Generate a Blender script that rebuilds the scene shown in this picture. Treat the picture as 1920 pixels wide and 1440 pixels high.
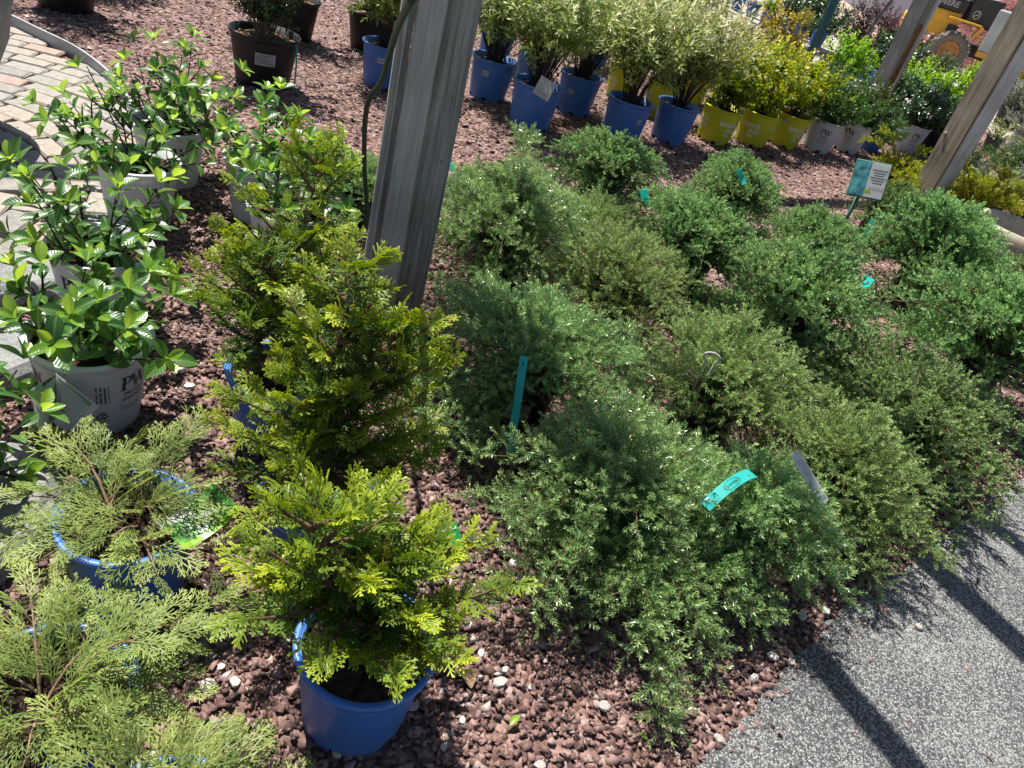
import bpy, bmesh, math, random
import numpy as np
from mathutils import Vector, Matrix
R_ = math.radians
PI = math.pi
for o in list(bpy.data.objects): bpy.data.objects.remove(o)
sc = bpy.context.scene
C = sc.collection
rng = np.random.default_rng(7)
random.seed(7)

# ------------------------------------------------------------------ camera
HC = 1.6; FPX = 1400.0
VP = np.array([355., 2692.]) - [960, 720]
DV = np.hypot(*VP); TH = math.atan(FPX / DV)
FW = np.array([0, math.cos(TH), -math.sin(TH)]); U0 = np.array([0, math.sin(TH), math.cos(TH)]); R0 = np.array([1., 0, 0])
UI = -VP / DV; RI = np.array([-UI[1], UI[0]])
cam_d = bpy.data.cameras.new('camera'); cam = bpy.data.objects.new('camera', cam_d); C.objects.link(cam)
rt_ = RI[0] * R0 + UI[0] * U0; up_ = -(RI[1] * R0 + UI[1] * U0)
M = Matrix(((rt_[0], up_[0], -FW[0], 0), (rt_[1], up_[1], -FW[1], 0), (rt_[2], up_[2], -FW[2], HC), (0, 0, 0, 1)))
cam.matrix_world = M
cam_d.sensor_fit = 'HORIZONTAL'; cam_d.sensor_width = 36; cam_d.lens = FPX / 1920 * 36
cam_d.clip_start = 0.05; cam_d.clip_end = 2000
sc.camera = cam

def gnd(px, py, z=0.0):
    v = np.array([px - 960, py - 720.]); D = FW * FPX + R0 * (v @ RI) + U0 * (v @ UI)
    t = (z - HC) / D[2]; return D * t + [0, 0, HC]
def facing(p): return math.atan2(-p[1], -p[0])      # angle at p that looks at the viewer's side

# ------------------------------------------------------------------ light
SUN_AZ = 43.0; SUN_EL = 63.0      # degrees left of +Y, elevation
w = bpy.data.worlds.new('World'); sc.world = w; w.use_nodes = True
nt = w.node_tree; sky = nt.nodes.new('ShaderNodeTexSky'); sky.sky_type = 'NISHITA'; sky.sun_disc = False
sky.sun_elevation = R_(SUN_EL); sky.sun_rotation = R_(360 - SUN_AZ); sky.air_density = 1.0; sky.dust_density = 1.0
bg = nt.nodes['Background']; bg.inputs['Strength'].default_value = 0.06
nt.links.new(sky.outputs[0], bg.inputs['Color'])
sd = bpy.data.lights.new('sun', 'SUN'); sd.energy = 5.0; sd.angle = R_(0.53); sd.color = (1, .95, .87)
sun = bpy.data.objects.new('sun', sd); C.objects.link(sun)
SV = Vector((-math.sin(R_(SUN_AZ)) * math.cos(R_(SUN_EL)), math.cos(R_(SUN_AZ)) * math.cos(R_(SUN_EL)), math.sin(R_(SUN_EL))))
sun.rotation_euler = SV.to_track_quat('Z', 'Y').to_euler(); sun.location = (-4, 4, 8)
sc.view_settings.view_transform = 'Standard'; sc.view_settings.look = 'None'; sc.view_settings.exposure = 1.0; sc.view_settings.gamma = 1
sc.cycles.max_bounces = 8; sc.cycles.transparent_max_bounces = 8; sc.cycles.sample_clamp_indirect = 8

# ------------------------------------------------------------------ materials
MATS = {}
def newmat(name):
    m = bpy.data.materials.new(name); m.use_nodes = True; MATS[name] = m
    n = m.node_tree.nodes; return m, n, m.node_tree.links, n['Principled BSDF']
def node(n, t, **k):
    x = n.new(t)
    for a, b in k.items(): setattr(x, a, b)
    return x
def ramp(n, cols):
    r = n.new('ShaderNodeValToRGB'); e = r.color_ramp.elements
    e[0].position, e[0].color = cols[0][0], (*cols[0][1], 1); e[1].position, e[1].color = cols[-1][0], (*cols[-1][1], 1)
    for p, c in cols[1:-1]:
        q = e.new(p); q.color = (*c, 1)
    return r
def plain(name, col, rough=.5, spec=.4, var=.12, scale=9., bump=0., metal=0., sss=0):
    m, n, l, b = newmat(name)
    tc = n.new('ShaderNodeTexCoord'); nz = node(n, 'ShaderNodeTexNoise'); nz.inputs['Scale'].default_value = scale; nz.inputs['Detail'].default_value = 6
    l.new(tc.outputs['Object'], nz.inputs['Vector'])
    lo = tuple(max(0, c * (1 - var)) for c in col); hi = tuple(min(1, c * (1 + var)) for c in col)
    r = ramp(n, [(.35, lo), (.65, hi)]); l.new(nz.outputs['Fac'], r.inputs[0]); l.new(r.outputs[0], b.inputs['Base Color'])
    b.inputs['Roughness'].default_value = rough; b.inputs['Specular IOR Level'].default_value = spec; b.inputs['Metallic'].default_value = metal
    if bump:
        bp = n.new('ShaderNodeBump'); bp.inputs['Strength'].default_value = bump; bp.inputs['Distance'].default_value = .004
        nz2 = n.new('ShaderNodeTexNoise'); nz2.inputs['Scale'].default_value = scale * 9; nz2.inputs['Detail'].default_value = 5
        l.new(tc.outputs['Object'], nz2.inputs['Vector']); l.new(nz2.outputs['Fac'], bp.inputs['Height']); l.new(bp.outputs[0], b.inputs['Normal'])
    return m
def plastic(name, col, rough=.38, dust=(.35, .3, .27), dustamt=.25, transl=0.0):
    m, n, l, b = newmat(name)
    tc = n.new('ShaderNodeTexCoord'); nz = n.new('ShaderNodeTexNoise'); nz.inputs['Scale'].default_value = 14; nz.inputs['Detail'].default_value = 8; nz.inputs['Roughness'].default_value = .7
    l.new(tc.outputs['Object'], nz.inputs['Vector'])
    r = ramp(n, [(.48, (0, 0, 0)), (.75, (dustamt,) * 3)]); l.new(nz.outputs['Fac'], r.inputs[0])
    sp = n.new('ShaderNodeSeparateXYZ'); l.new(tc.outputs['Object'], sp.inputs[0])
    mr = n.new('ShaderNodeMapRange'); mr.inputs['From Min'].default_value = 0.0; mr.inputs['From Max'].default_value = .09; mr.inputs['To Min'].default_value = .35; mr.inputs['To Max'].default_value = 0
    l.new(sp.outputs['Z'], mr.inputs['Value'])
    ad = node(n, 'ShaderNodeMath', operation='MULTIPLY_ADD'); l.new(mr.outputs[0], ad.inputs[0]); l.new(nz.outputs['Fac'], ad.inputs[1]); l.new(r.outputs[0], ad.inputs[2])
    mx = node(n, 'ShaderNodeMix', data_type='RGBA'); l.new(ad.outputs[0], mx.inputs['Factor']); mx.inputs['A'].default_value = (*col, 1); mx.inputs['B'].default_value = (*dust, 1)
    l.new(mx.outputs['Result'], b.inputs['Base Color']); b.inputs['Roughness'].default_value = rough; b.inputs['Specular IOR Level'].default_value = .4
    nz3 = n.new('ShaderNodeTexNoise'); nz3.inputs['Scale'].default_value = 260; l.new(tc.outputs['Object'], nz3.inputs['Vector'])
    bp = n.new('ShaderNodeBump'); bp.inputs['Strength'].default_value = .08; bp.inputs['Distance'].default_value = .002; l.new(nz3.outputs['Fac'], bp.inputs['Height']); l.new(bp.outputs[0], b.inputs['Normal'])
    if transl:
        tr = n.new('ShaderNodeBsdfTranslucent'); tr.inputs['Color'].default_value = (*col, 1)
        ms = n.new('ShaderNodeMixShader'); ms.inputs[0].default_value = transl
        l.new(b.outputs[0], ms.inputs[1]); l.new(tr.outputs[0], ms.inputs[2]); l.new(ms.outputs[0], n['Material Output'].inputs['Surface'])
    return m
def foliage(name, dark, light, tip, transl=.3, rough=.5, spec=.35, objvar=.06, brown=None, tpow=1.0):
    """colour from the mesh attribute Col: r = youth towards the shoot tip, g = random per shoot, b = woody"""
    m, n, l, b = newmat(name)
    at = n.new('ShaderNodeAttribute'); at.attribute_name = 'Col'
    sp = n.new('ShaderNodeSeparateColor'); l.new(at.outputs['Color'], sp.inputs[0])
    m1 = node(n, 'ShaderNodeMix', data_type='RGBA'); m1.inputs['A'].default_value = (*dark, 1); m1.inputs['B'].default_value = (*light, 1); l.new(sp.outputs[1], m1.inputs['Factor'])
    pw = node(n, 'ShaderNodeMath', operation='POWER'); pw.inputs[1].default_value = tpow; l.new(sp.outputs[0], pw.inputs[0])
    m2 = node(n, 'ShaderNodeMix', data_type='RGBA'); l.new(pw.outputs[0], m2.inputs['Factor']); l.new(m1.outputs['Result'], m2.inputs['A']); m2.inputs['B'].default_value = (*tip, 1)
    m3 = node(n, 'ShaderNodeMix', data_type='RGBA'); l.new(sp.outputs[2], m3.inputs['Factor']); l.new(m2.outputs['Result'], m3.inputs['A']); m3.inputs['B'].default_value = (*(brown or (.16, .085, .04)), 1)
    oi = n.new('ShaderNodeObjectInfo'); hs = n.new('ShaderNodeHueSaturation')
    mr = n.new('ShaderNodeMapRange'); mr.inputs['To Min'].default_value = .5 - objvar * .25; mr.inputs['To Max'].default_value = .5 + objvar * .25; l.new(oi.outputs['Random'], mr.inputs['Value']); l.new(mr.outputs[0], hs.inputs['Hue'])
    mr2 = n.new('ShaderNodeMapRange'); mr2.inputs['To Min'].default_value = 1 - objvar * 2; mr2.inputs['To Max'].default_value = 1 + objvar * 2; l.new(oi.outputs['Random'], mr2.inputs['Value']); l.new(mr2.outputs[0], hs.inputs['Value'])
    l.new(m3.outputs['Result'], hs.inputs['Color']); l.new(hs.outputs[0], b.inputs['Base Color'])
    b.inputs['Roughness'].default_value = rough; b.inputs['Specular IOR Level'].default_value = spec
    tr = n.new('ShaderNodeBsdfTranslucent')
    hs2 = n.new('ShaderNodeHueSaturation'); hs2.inputs['Saturation'].default_value = 1.12; hs2.inputs['Value'].default_value = 1.5; hs2.inputs['Hue'].default_value = .496
    l.new(hs.outputs[0], hs2.inputs['Color']); l.new(hs2.outputs[0], tr.inputs['Color'])
    ms = n.new('ShaderNodeMixShader'); ms.inputs[0].default_value = transl
    l.new(b.outputs[0], ms.inputs[1]); l.new(tr.outputs[0], ms.inputs[2]); l.new(ms.outputs[0], n['Material Output'].inputs['Surface'])
    return m
def leafmat(name, c0, c1, transl=.35, rough=.22):
    m, n, l, b = newmat(name)
    oi = n.new('ShaderNodeObjectInfo'); r = ramp(n, [(0, c0), (1, c1)]); l.new(oi.outputs['Random'], r.inputs[0])
    tc = n.new('ShaderNodeTexCoord'); sp = n.new('ShaderNodeSeparateXYZ'); l.new(tc.outputs['Object'], sp.inputs[0])
    ab = node(n, 'ShaderNodeMath', operation='ABSOLUTE'); l.new(sp.outputs['X'], ab.inputs[0])
    # side veins: stripes of y - 0.8|x|
    sb = node(n, 'ShaderNodeMath', operation='MULTIPLY_ADD'); l.new(ab.outputs[0], sb.inputs[0]); sb.inputs[1].default_value = -1.0; l.new(sp.outputs['Y'], sb.inputs[2])
    ml = node(n, 'ShaderNodeMath', operation='MULTIPLY'); l.new(sb.outputs[0], ml.inputs[0]); ml.inputs[1].default_value = 48
    sn = node(n, 'ShaderNodeMath', operation='SINE'); l.new(ml.outputs[0], sn.inputs[0])
    vr = ramp(n, [(.0, (1, 1, 1)), (.055, (0, 0, 0))]); l.new(ab.outputs[0], vr.inputs[0])
    mx = node(n, 'ShaderNodeMix', data_type='RGBA'); l.new(r.outputs[0], mx.inputs['A']); mx.inputs['B'].default_value = (.25, .36, .1, 1)
    mf = node(n, 'ShaderNodeMath', operation='MULTIPLY'); l.new(vr.outputs[0], mf.inputs[0]); mf.inputs[1].default_value = .55; l.new(mf.outputs[0], mx.inputs['Factor'])
    l.new(mx.outputs['Result'], b.inputs['Base Color'])
    bp = n.new('ShaderNodeBump'); bp.inputs['Strength'].default_value = .10; bp.inputs['Distance'].default_value = .012; l.new(sn.outputs[0], bp.inputs['Height']); l.new(bp.outputs[0], b.inputs['Normal'])
    b.inputs['Roughness'].default_value = rough; b.inputs['Specular IOR Level'].default_value = .5
    tr = n.new('ShaderNodeBsdfTranslucent'); hs2 = n.new('ShaderNodeHueSaturation'); hs2.inputs['Value'].default_value = 2.0; hs2.inputs['Hue'].default_value = .47
    l.new(mx.outputs['Result'], hs2.inputs['Color']); l.new(hs2.outputs[0], tr.inputs['Color'])
    ms = n.new('ShaderNodeMixShader'); ms.inputs[0].default_value = transl
    l.new(b.outputs[0], ms.inputs[1]); l.new(tr.outputs[0], ms.inputs[2]); l.new(ms.outputs[0], n['Material Output'].inputs['Surface'])
    return m

def wood(name, dark, mid, lite, scale=1.0, rough=.85):
    m, n, l, b = newmat(name)
    tc = n.new('ShaderNodeTexCoord'); mp = n.new('ShaderNodeMapping'); mp.inputs['Scale'].default_value = (34 * scale, 34 * scale, 1.3 * scale); l.new(tc.outputs['Object'], mp.inputs[0])
    nz = n.new('ShaderNodeTexNoise'); nz.inputs['Scale'].default_value = 2.2; nz.inputs['Detail'].default_value = 9; nz.inputs['Roughness'].default_value = .68; nz.inputs['Distortion'].default_value = .5; l.new(mp.outputs[0], nz.inputs['Vector'])
    r = ramp(n, [(.3, dark), (.5, mid), (.72, lite)]); l.new(nz.outputs['Fac'], r.inputs[0])
    nb = n.new('ShaderNodeTexNoise'); nb.inputs['Scale'].default_value = 2.6; nb.inputs['Detail'].default_value = 4; l.new(tc.outputs['Object'], nb.inputs['Vector'])
    rb = ramp(n, [(.3, (.62, .6, .56)), (.7, (1.08, 1.06, 1.02))]); l.new(nb.outputs['Fac'], rb.inputs[0])
    mu = node(n, 'ShaderNodeMix', data_type='RGBA', blend_type='MULTIPLY'); mu.inputs['Factor'].default_value = 1; l.new(r.outputs[0], mu.inputs['A']); l.new(rb.outputs[0], mu.inputs['B'])
    # checks: thin dark splits
    mp2 = n.new('ShaderNodeMapping'); mp2.inputs['Scale'].default_value = (55 * scale, 55 * scale, .9 * scale); l.new(tc.outputs['Object'], mp2.inputs[0])
    n2 = n.new('ShaderNodeTexNoise'); n2.inputs['Scale'].default_value = 1.2; n2.inputs['Detail'].default_value = 3; n2.inputs['Distortion'].default_value = 1.2; l.new(mp2.outputs[0], n2.inputs['Vector'])
    rc = ramp(n, [(.29, (.12, .11, .1)), (.335, (1, 1, 1))]); l.new(n2.outputs['Fac'], rc.inputs[0])
    m2 = node(n, 'ShaderNodeMix', data_type='RGBA', blend_type='MULTIPLY'); m2.inputs['Factor'].default_value = .9; l.new(mu.outputs['Result'], m2.inputs['A']); l.new(rc.outputs[0], m2.inputs['B'])
    l.new(m2.outputs['Result'], b.inputs['Base Color']); b.inputs['Roughness'].default_value = rough; b.inputs['Specular IOR Level'].default_value = .2
    bp = n.new('ShaderNodeBump'); bp.inputs['Strength'].default_value = .6; bp.inputs['Distance'].default_value = .004; 
    ma = node(n, 'ShaderNodeMath', operation='ADD'); l.new(nz.outputs['Fac'], ma.inputs[0]); l.new(rc.outputs[0], ma.inputs[1]); l.new(ma.outputs[0], bp.inputs['Height']); l.new(bp.outputs[0], b.inputs['Normal'])
    return m

def stonemat(name, cols, rough=.8, attr='Col'):
    m, n, l, b = newmat(name)
    at = n.new('ShaderNodeAttribute'); at.attribute_name = attr; sp = n.new('ShaderNodeSeparateColor'); l.new(at.outputs['Color'], sp.inputs[0])
    r = ramp(n, cols); l.new(sp.outputs[0], r.inputs[0])
    tc = n.new('ShaderNodeTexCoord'); nz = n.new('ShaderNodeTexNoise'); nz.inputs['Scale'].default_value = 160; nz.inputs['Detail'].default_value = 4; l.new(tc.outputs['Object'], nz.inputs['Vector'])
    rb = ramp(n, [(.3, (.72, .72, .72)), (.7, (1.15, 1.15, 1.15))]); l.new(nz.outputs['Fac'], rb.inputs[0])
    mu = node(n, 'ShaderNodeMix', data_type='RGBA', blend_type='MULTIPLY'); mu.inputs['Factor'].default_value = 1; l.new(r.outputs[0], mu.inputs['A']); l.new(rb.outputs[0], mu.inputs['B'])
    l.new(mu.outputs['Result'], b.inputs['Base Color']); b.inputs['Roughness'].default_value = rough; b.inputs['Specular IOR Level'].default_value = .3
    return m
GRAVEL = [(0, (.055, .034, .031)), (.25, (.125, .072, .063)), (.55, (.215, .128, .112)), (.85, (.30, .195, .175)), (.96, (.31, .25, .23)), (1, (.48, .43, .40))]
stonemat('gravel_stones', GRAVEL)
stonemat('pale_stone', [(0, (.30, .27, .25)), (.5, (.46, .43, .40)), (1, (.60, .56, .52))], .7)

def ground_gravel(name, cols, sc_=52.0):
    m, n, l, b = newmat(name)
    tc = n.new('ShaderNodeTexCoord'); vo = n.new('ShaderNodeTexVoronoi'); vo.inputs['Scale'].default_value = sc_; vo.inputs['Randomness'].default_value = 1; l.new(tc.outputs['Object'], vo.inputs['Vector'])
    wn = n.new('ShaderNodeTexWhiteNoise'); wn.noise_dimensions = '3D'; l.new(vo.outputs['Position'], wn.inputs['Vector'])
    r = ramp(n, cols); l.new(wn.outputs['Value'], r.inputs[0])
    nb = n.new('ShaderNodeTexNoise'); nb.inputs['Scale'].default_value = .9; nb.inputs['Detail'].default_value = 5; l.new(tc.outputs['Object'], nb.inputs['Vector'])
    rb = ramp(n, [(.3, (.75, .75, .75)), (.7, (1.15, 1.12, 1.1))]); l.new(nb.outputs['Fac'], rb.inputs[0])
    mu = node(n, 'ShaderNodeMix', data_type='RGBA', blend_type='MULTIPLY'); mu.inputs['Factor'].default_value = 1; l.new(r.outputs[0], mu.inputs['A']); l.new(rb.outputs[0], mu.inputs['B'])
    l.new(mu.outputs['Result'], b.inputs['Base Color']); b.inputs['Roughness'].default_value = .9; b.inputs['Specular IOR Level'].default_value = .2
    bp = n.new('ShaderNodeBump'); bp.inputs['Strength'].default_value = 1; bp.inputs['Distance'].default_value = .015; bp.invert = True; l.new(vo.outputs['Distance'], bp.inputs['Height']); l.new(bp.outputs[0], b.inputs['Normal'])
    return m
ground_gravel('gravel_ground', GRAVEL)
ground_gravel('yard_dirt', [(0, (.25, .2, .16)), (.5, (.42, .36, .31)), (1, (.55, .5, .45))], 30)

def asphalt():
    m, n, l, b = newmat('asphalt')
    tc = n.new('ShaderNodeTexCoord'); vo = n.new('ShaderNodeTexVoronoi'); vo.inputs['Scale'].default_value = 215; l.new(tc.outputs['Object'], vo.inputs['Vector'])
    wn = n.new('ShaderNodeTexWhiteNoise'); l.new(vo.outputs['Position'], wn.inputs['Vector'])
    nb = n.new('ShaderNodeTexNoise'); nb.inputs['Scale'].default_value = 2.4; nb.inputs['Detail'].default_value = 6; nb.inputs['Roughness'].default_value = .6; l.new(tc.outputs['Object'], nb.inputs['Vector'])
    # worn patches expose more pale aggregate
    ma = node(n, 'ShaderNodeMath', operation='MULTIPLY_ADD'); l.new(nb.outputs['Fac'], ma.inputs[0]); ma.inputs[1].default_value = 1.0; l.new(wn.outputs['Value'], ma.inputs[2])
    r = ramp(n, [(.45, (.06, .062, .066)), (.74, (.155, .157, .16)), (.97, (.36, .358, .345))]); 
    sc2 = node(n, 'ShaderNodeMath', operation='MULTIPLY'); sc2.inputs[1].default_value = .72; l.new(ma.outputs[0], sc2.inputs[0]); l.new(sc2.outputs[0], r.inputs[0])
    vd = ramp(n, [(.3, (1, 1, 1)), (.62, (.4, .4, .41))]); l.new(vo.outputs['Distance'], vd.inputs[0])
    vm = n.new('ShaderNodeMath'); vm.operation = 'MULTIPLY'; vm.inputs[1].default_value = 1.0; 
    mu = node(n, 'ShaderNodeMix', data_type='RGBA', blend_type='MULTIPLY'); mu.inputs['Factor'].default_value = .8; l.new(r.outputs[0], mu.inputs['A']); l.new(vd.outputs[0], mu.inputs['B'])
    l.new(mu.outputs['Result'], b.inputs['Base Color']); b.inputs['Roughness'].default_value = .75; b.inputs['Specular IOR Level'].default_value = .35
    bp = n.new('ShaderNodeBump'); bp.inputs['Strength'].default_value = .9; bp.inputs['Distance'].default_value = .004; bp.invert = True; l.new(vo.outputs['Distance'], bp.inputs['Height']); l.new(bp.outputs[0], b.inputs['Normal'])
asphalt()
def granite(name, a, b_, c):
    m, n, l, b = newmat(name)
    tc = n.new('ShaderNodeTexCoord'); nz = n.new('ShaderNodeTexNoise'); nz.inputs['Scale'].default_value = 90; nz.inputs['Detail'].default_value = 6; nz.inputs['Roughness'].default_value = .75; l.new(tc.outputs['Object'], nz.inputs['Vector'])
    n2 = n.new('ShaderNodeTexNoise'); n2.inputs['Scale'].default_value = 7; n2.inputs['Detail'].default_value = 5; l.new(tc.outputs['Object'], n2.inputs['Vector'])
    ad = node(n, 'ShaderNodeMath', operation='MULTIPLY_ADD'); l.new(n2.outputs['Fac'], ad.inputs[0]); ad.inputs[1].default_value = .6; l.new(nz.outputs['Fac'], ad.inputs[2])
    r = ramp(n, [(.55, a), (.8, b_), (1, c)]); l.new(ad.outputs[0], r.inputs[0]); l.new(r.outputs[0], b.inputs['Base Color']); b.inputs['Roughness'].default_value = .85
    bp = n.new('ShaderNodeBump'); bp.inputs['Strength'].default_value = .6; bp.inputs['Distance'].default_value = .006; l.new(nz.outputs['Fac'], bp.inputs['Height']); l.new(bp.outputs[0], b.inputs['Normal'])
    return m
granite('granite', (.09, .095, .10), (.20, .205, .20), (.32, .32, .31))
granite('cast_stone', (.22, .18, .13), (.36, .31, .24), (.48, .43, .35))
granite('urn_stone', (.16, .15, .14), (.28, .27, .25), (.4, .38, .36))
def brickmat():
    m, n, l, b = newmat('paver')
    oi = n.new('ShaderNodeObjectInfo'); r = ramp(n, [(0, (.22, .21, .195)), (.45, (.30, .275, .24)), (.85, (.33, .28, .235)), (1, (.33, .23, .185))]); l.new(oi.outputs['Random'], r.inputs[0])
    tc = n.new('ShaderNodeTexCoord'); nz = n.new('ShaderNodeTexNoise'); nz.inputs['Scale'].default_value = 40; nz.inputs['Detail'].default_value = 7; nz.inputs['Roughness'].default_value = .7; l.new(tc.outputs['Object'], nz.inputs['Vector'])
    rb = ramp(n, [(.3, (.6, .6, .6)), (.7, (1.2, 1.2, 1.2))]); l.new(nz.outputs['Fac'], rb.inputs[0])
    mu = node(n, 'ShaderNodeMix', data_type='RGBA', blend_type='MULTIPLY'); mu.inputs['Factor'].default_value = 1; l.new(r.outputs[0], mu.inputs['A']); l.new(rb.outputs[0], mu.inputs['B'])
    l.new(mu.outputs['Result'], b.inputs['Base Color']); b.inputs['Roughness'].default_value = .9
    bp = n.new('ShaderNodeBump'); bp.inputs['Strength'].default_value = .5; bp.inputs['Distance'].default_value = .005; l.new(nz.outputs['Fac'], bp.inputs['Height']); l.new(bp.outputs[0], b.inputs['Normal'])
brickmat()

plastic('blue_pot', (.052, .155, .44), .38, (.22, .26, .36), .14)
plastic('blue_pot_inside', (.018, .085, .36))
plastic('white_pot', (.66, .67, .69), .4, (.42, .38, .34), .2, .22)
plastic('yellow_pot', (.56, .58, .016), .36, (.4, .36, .2), .14, .15)
plastic('black_pot', (.004, .0045, .006), .5, (.03, .028, .027), .08)
plastic('grey_pot', (.06, .06, .065), .5, (.14, .12, .11), .2)
plain('soil', (.042, .028, .02), .95, .1, .6, 60, 1.0)
plain('bark_mulch', (.17, .115, .07), .95, .1, .6, 70, 1.0)
plain('bark', (.13, .075, .045), .85, .2, .3, 40, .5)
plain('bark_dark', (.05, .032, .028), .8, .25, .3, 40, .4)
plain('bark_tan', (.22, .15, .095), .85, .2, .3, 40, .4)
plain('bark_grey', (.2, .19, .17), .85, .2, .35, 20, .5)
plain('teal_label', (.05, .62, .58), .35, .45, .07, 20)
plain('white_label', (.72, .73, .73), .4, .4, .05, 20)
plain('label_grey', (.42, .43, .44), .4, .4, .05, 20)
plain('print_black', (.015, .017, .02), .5, .3, .05)
plain('print_grey', (.2, .21, .22), .5, .3, .1)
plain('print_white', (.75, .76, .68), .5, .3, .05)
plain('print_green', (.10, .22, .05), .5, .3, .1)
plain('print_mint', (.28, .55, .38), .5, .3, .1)
plain('print_photo', (.16, .19, .11), .5, .3, .9, 90)
plain('print_photo_teal', (.05, .20, .22), .4, .4, .7, 22)
plain('label_lime', (.34, .62, .03), .35, .45, .06)
plain('label_green', (.05, .55, .16), .35, .45, .06)
plain('label_greenphoto', (.12, .34, .06), .35, .45, .8, 50)
plain('clear_plastic', (.62, .63, .62), .3, .5, .05)
plain('metal_edging', (.30, .32, .34), .5, .5, .15, 6, 0, .4)
plain('dark_cable', (.012, .03, .028), .45, .4, .1)
plain('black_cable', (.012, .012, .013), .5, .4, .1)
plain('teal_string', (.06, .28, .24), .6, .3, .1)
plain('teal_pole', (.015, .10, .12), .45, .4, .15)
plain('sign_green', (.05, .17, .12), .45, .4, .15)
plain('galvanized', (.42, .44, .45), .45, .5, .12, 8, 0, .5)
plain('nail', (.25, .25, .25), .4, .5, .1, 8, 0, .8)
plain('rubber', (.16, .14, .12), .9, .2, .2, 14, .4)
plain('tyre_dust', (.50, .43, .34), .95, .1, .2, 14, .4)
plain('loader_yellow', (.62, .33, .03), .45, .4, .1, 5)
plain('loader_black', (.03, .032, .036), .5, .4, .2, 8)
plain('loader_grey', (.35, .37, .39), .5, .4, .15)
plain('hub_rust', (.36, .18, .06), .7, .3, .25, 10)
plain('dark_void', (.01, .01, .01), .9, .1, .1)
plain('tarp', (.74, .77, .75), .55, .3, .06, 1.5, .2)
plain('white_paint', (.72, .73, .73), .6, .3, .08, 5)
plain('mulch', (.13, .055, .05), .95, .1, .7, 14, 1.0)
plain('brown_board', (.27, .13, .06), .85, .2, .3, 18, .4)
plain('terracotta', (.42, .33, .26), .8, .2, .2)
plain('dry_leaf', (.22, .14, .09), .9, .1, .3, 40)
plain('flower_white', (.72, .66, .68), .7, .2, .08)
plain('flower_red', (.55, .06, .06), .7, .2, .1)
wood('post_wood', (.11, .11, .107), (.31, .307, .297), (.52, .515, .50))
wood('board_wood', (.33, .33, .325), (.46, .46, .452), (.57, .565, .55), 1.4)
wood('round_wood', (.2, .2, .195), (.40, .40, .39), (.62, .62, .60))
wood('brown_wood', (.14, .11, .08), (.33, .28, .215), (.54, .50, .44), .8)
wood('white_wood', (.3, .31, .32), (.5, .51, .52), (.62, .63, .63), .8)

foliage('juniper_green', (.038, .110, .038), (.150, .300, .105), (.46, .65, .24), .30, .32, .7, .05)
foliage('juniper_olive', (.058, .105, .036), (.155, .235, .080), (.44, .55, .19), .30, .5, .35, .05)
foliage('juniper_dense', (.044, .106, .038), (.14, .255, .095), (.37, .53, .19), .30, .5, .35, .07)
foliage('juniper_gold', (.09, .14, .014), (.27, .30, .025), (.55, .52, .05), .3, .5, .3, .05)
foliage('cypress_gold', (.022, .075, .018), (.085, .185, .024), (.50, .56, .035), .3, .45, .35, .03, None, 1.0)
foliage('feather_green', (.055, .12, .030), (.13, .21, .050), (.38, .45, .12), .3, .5, .35, .04)
foliage('willow_leaf', (.085, .15, .035), (.36, .42, .13), (.88, .83, .56), .4, .55, .3, .05, (.09, .06, .04))
foliage('willow_green', (.10, .18, .035), (.30, .38, .10), (.55, .58, .28), .35, .55, .3, .05, (.09, .06, .04))
foliage('rose_leaf', (.07, .15, .014), (.28, .34, .025), (.55, .47, .05), .38, .45, .35, .06)
foliage('spirea_leaf', (.022, .075, .014), (.05, .13, .02), (.10, .22, .03), .35, .45, .4, .06)
foliage('glossy_dark', (.014, .048, .018), (.03, .085, .025), (.10, .19, .045), .25, .3, .5, .06)
foliage('lime_leaf', (.10, .22, .012), (.22, .36, .02), (.34, .46, .03), .35, .5, .3, .05)
foliage('purple_leaf', (.035, .014, .02), (.07, .03, .035), (.14, .07, .05), .2, .5, .3, .06)
foliage('grey_leaf', (.10, .12, .09), (.2, .22, .17), (.38, .4, .32), .25, .6, .2, .05)
foliage('orange_leaf', (.10, .11, .02), (.30, .25, .035), (.52, .36, .08), .35, .5, .3, .05)
def make_translucent(name, f):
    m = MATS[name]; n = m.node_tree.nodes; l = m.node_tree.links; b = n['Principled BSDF']
    tr = n.new('ShaderNodeBsdfTranslucent'); l.new(b.inputs['Base Color'].links[0].from_socket, tr.inputs['Color'])
    ms = n.new('ShaderNodeMixShader'); ms.inputs[0].default_value = f
    l.new(b.outputs[0], ms.inputs[1]); l.new(tr.outputs[0], ms.inputs[2]); l.new(ms.outputs[0], n['Material Output'].inputs['Surface'])
for _m in ('teal_label', 'white_label', 'label_grey', 'label_lime', 'label_green', 'label_greenphoto', 'clear_plastic'): make_translucent(_m, .55)
leafmat('aronia_mature', (.026, .10, .024), (.07, .18, .032), .38, .32)
leafmat('aronia_young', (.10, .24, .022), (.22, .37, .028), .42, .3)

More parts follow.
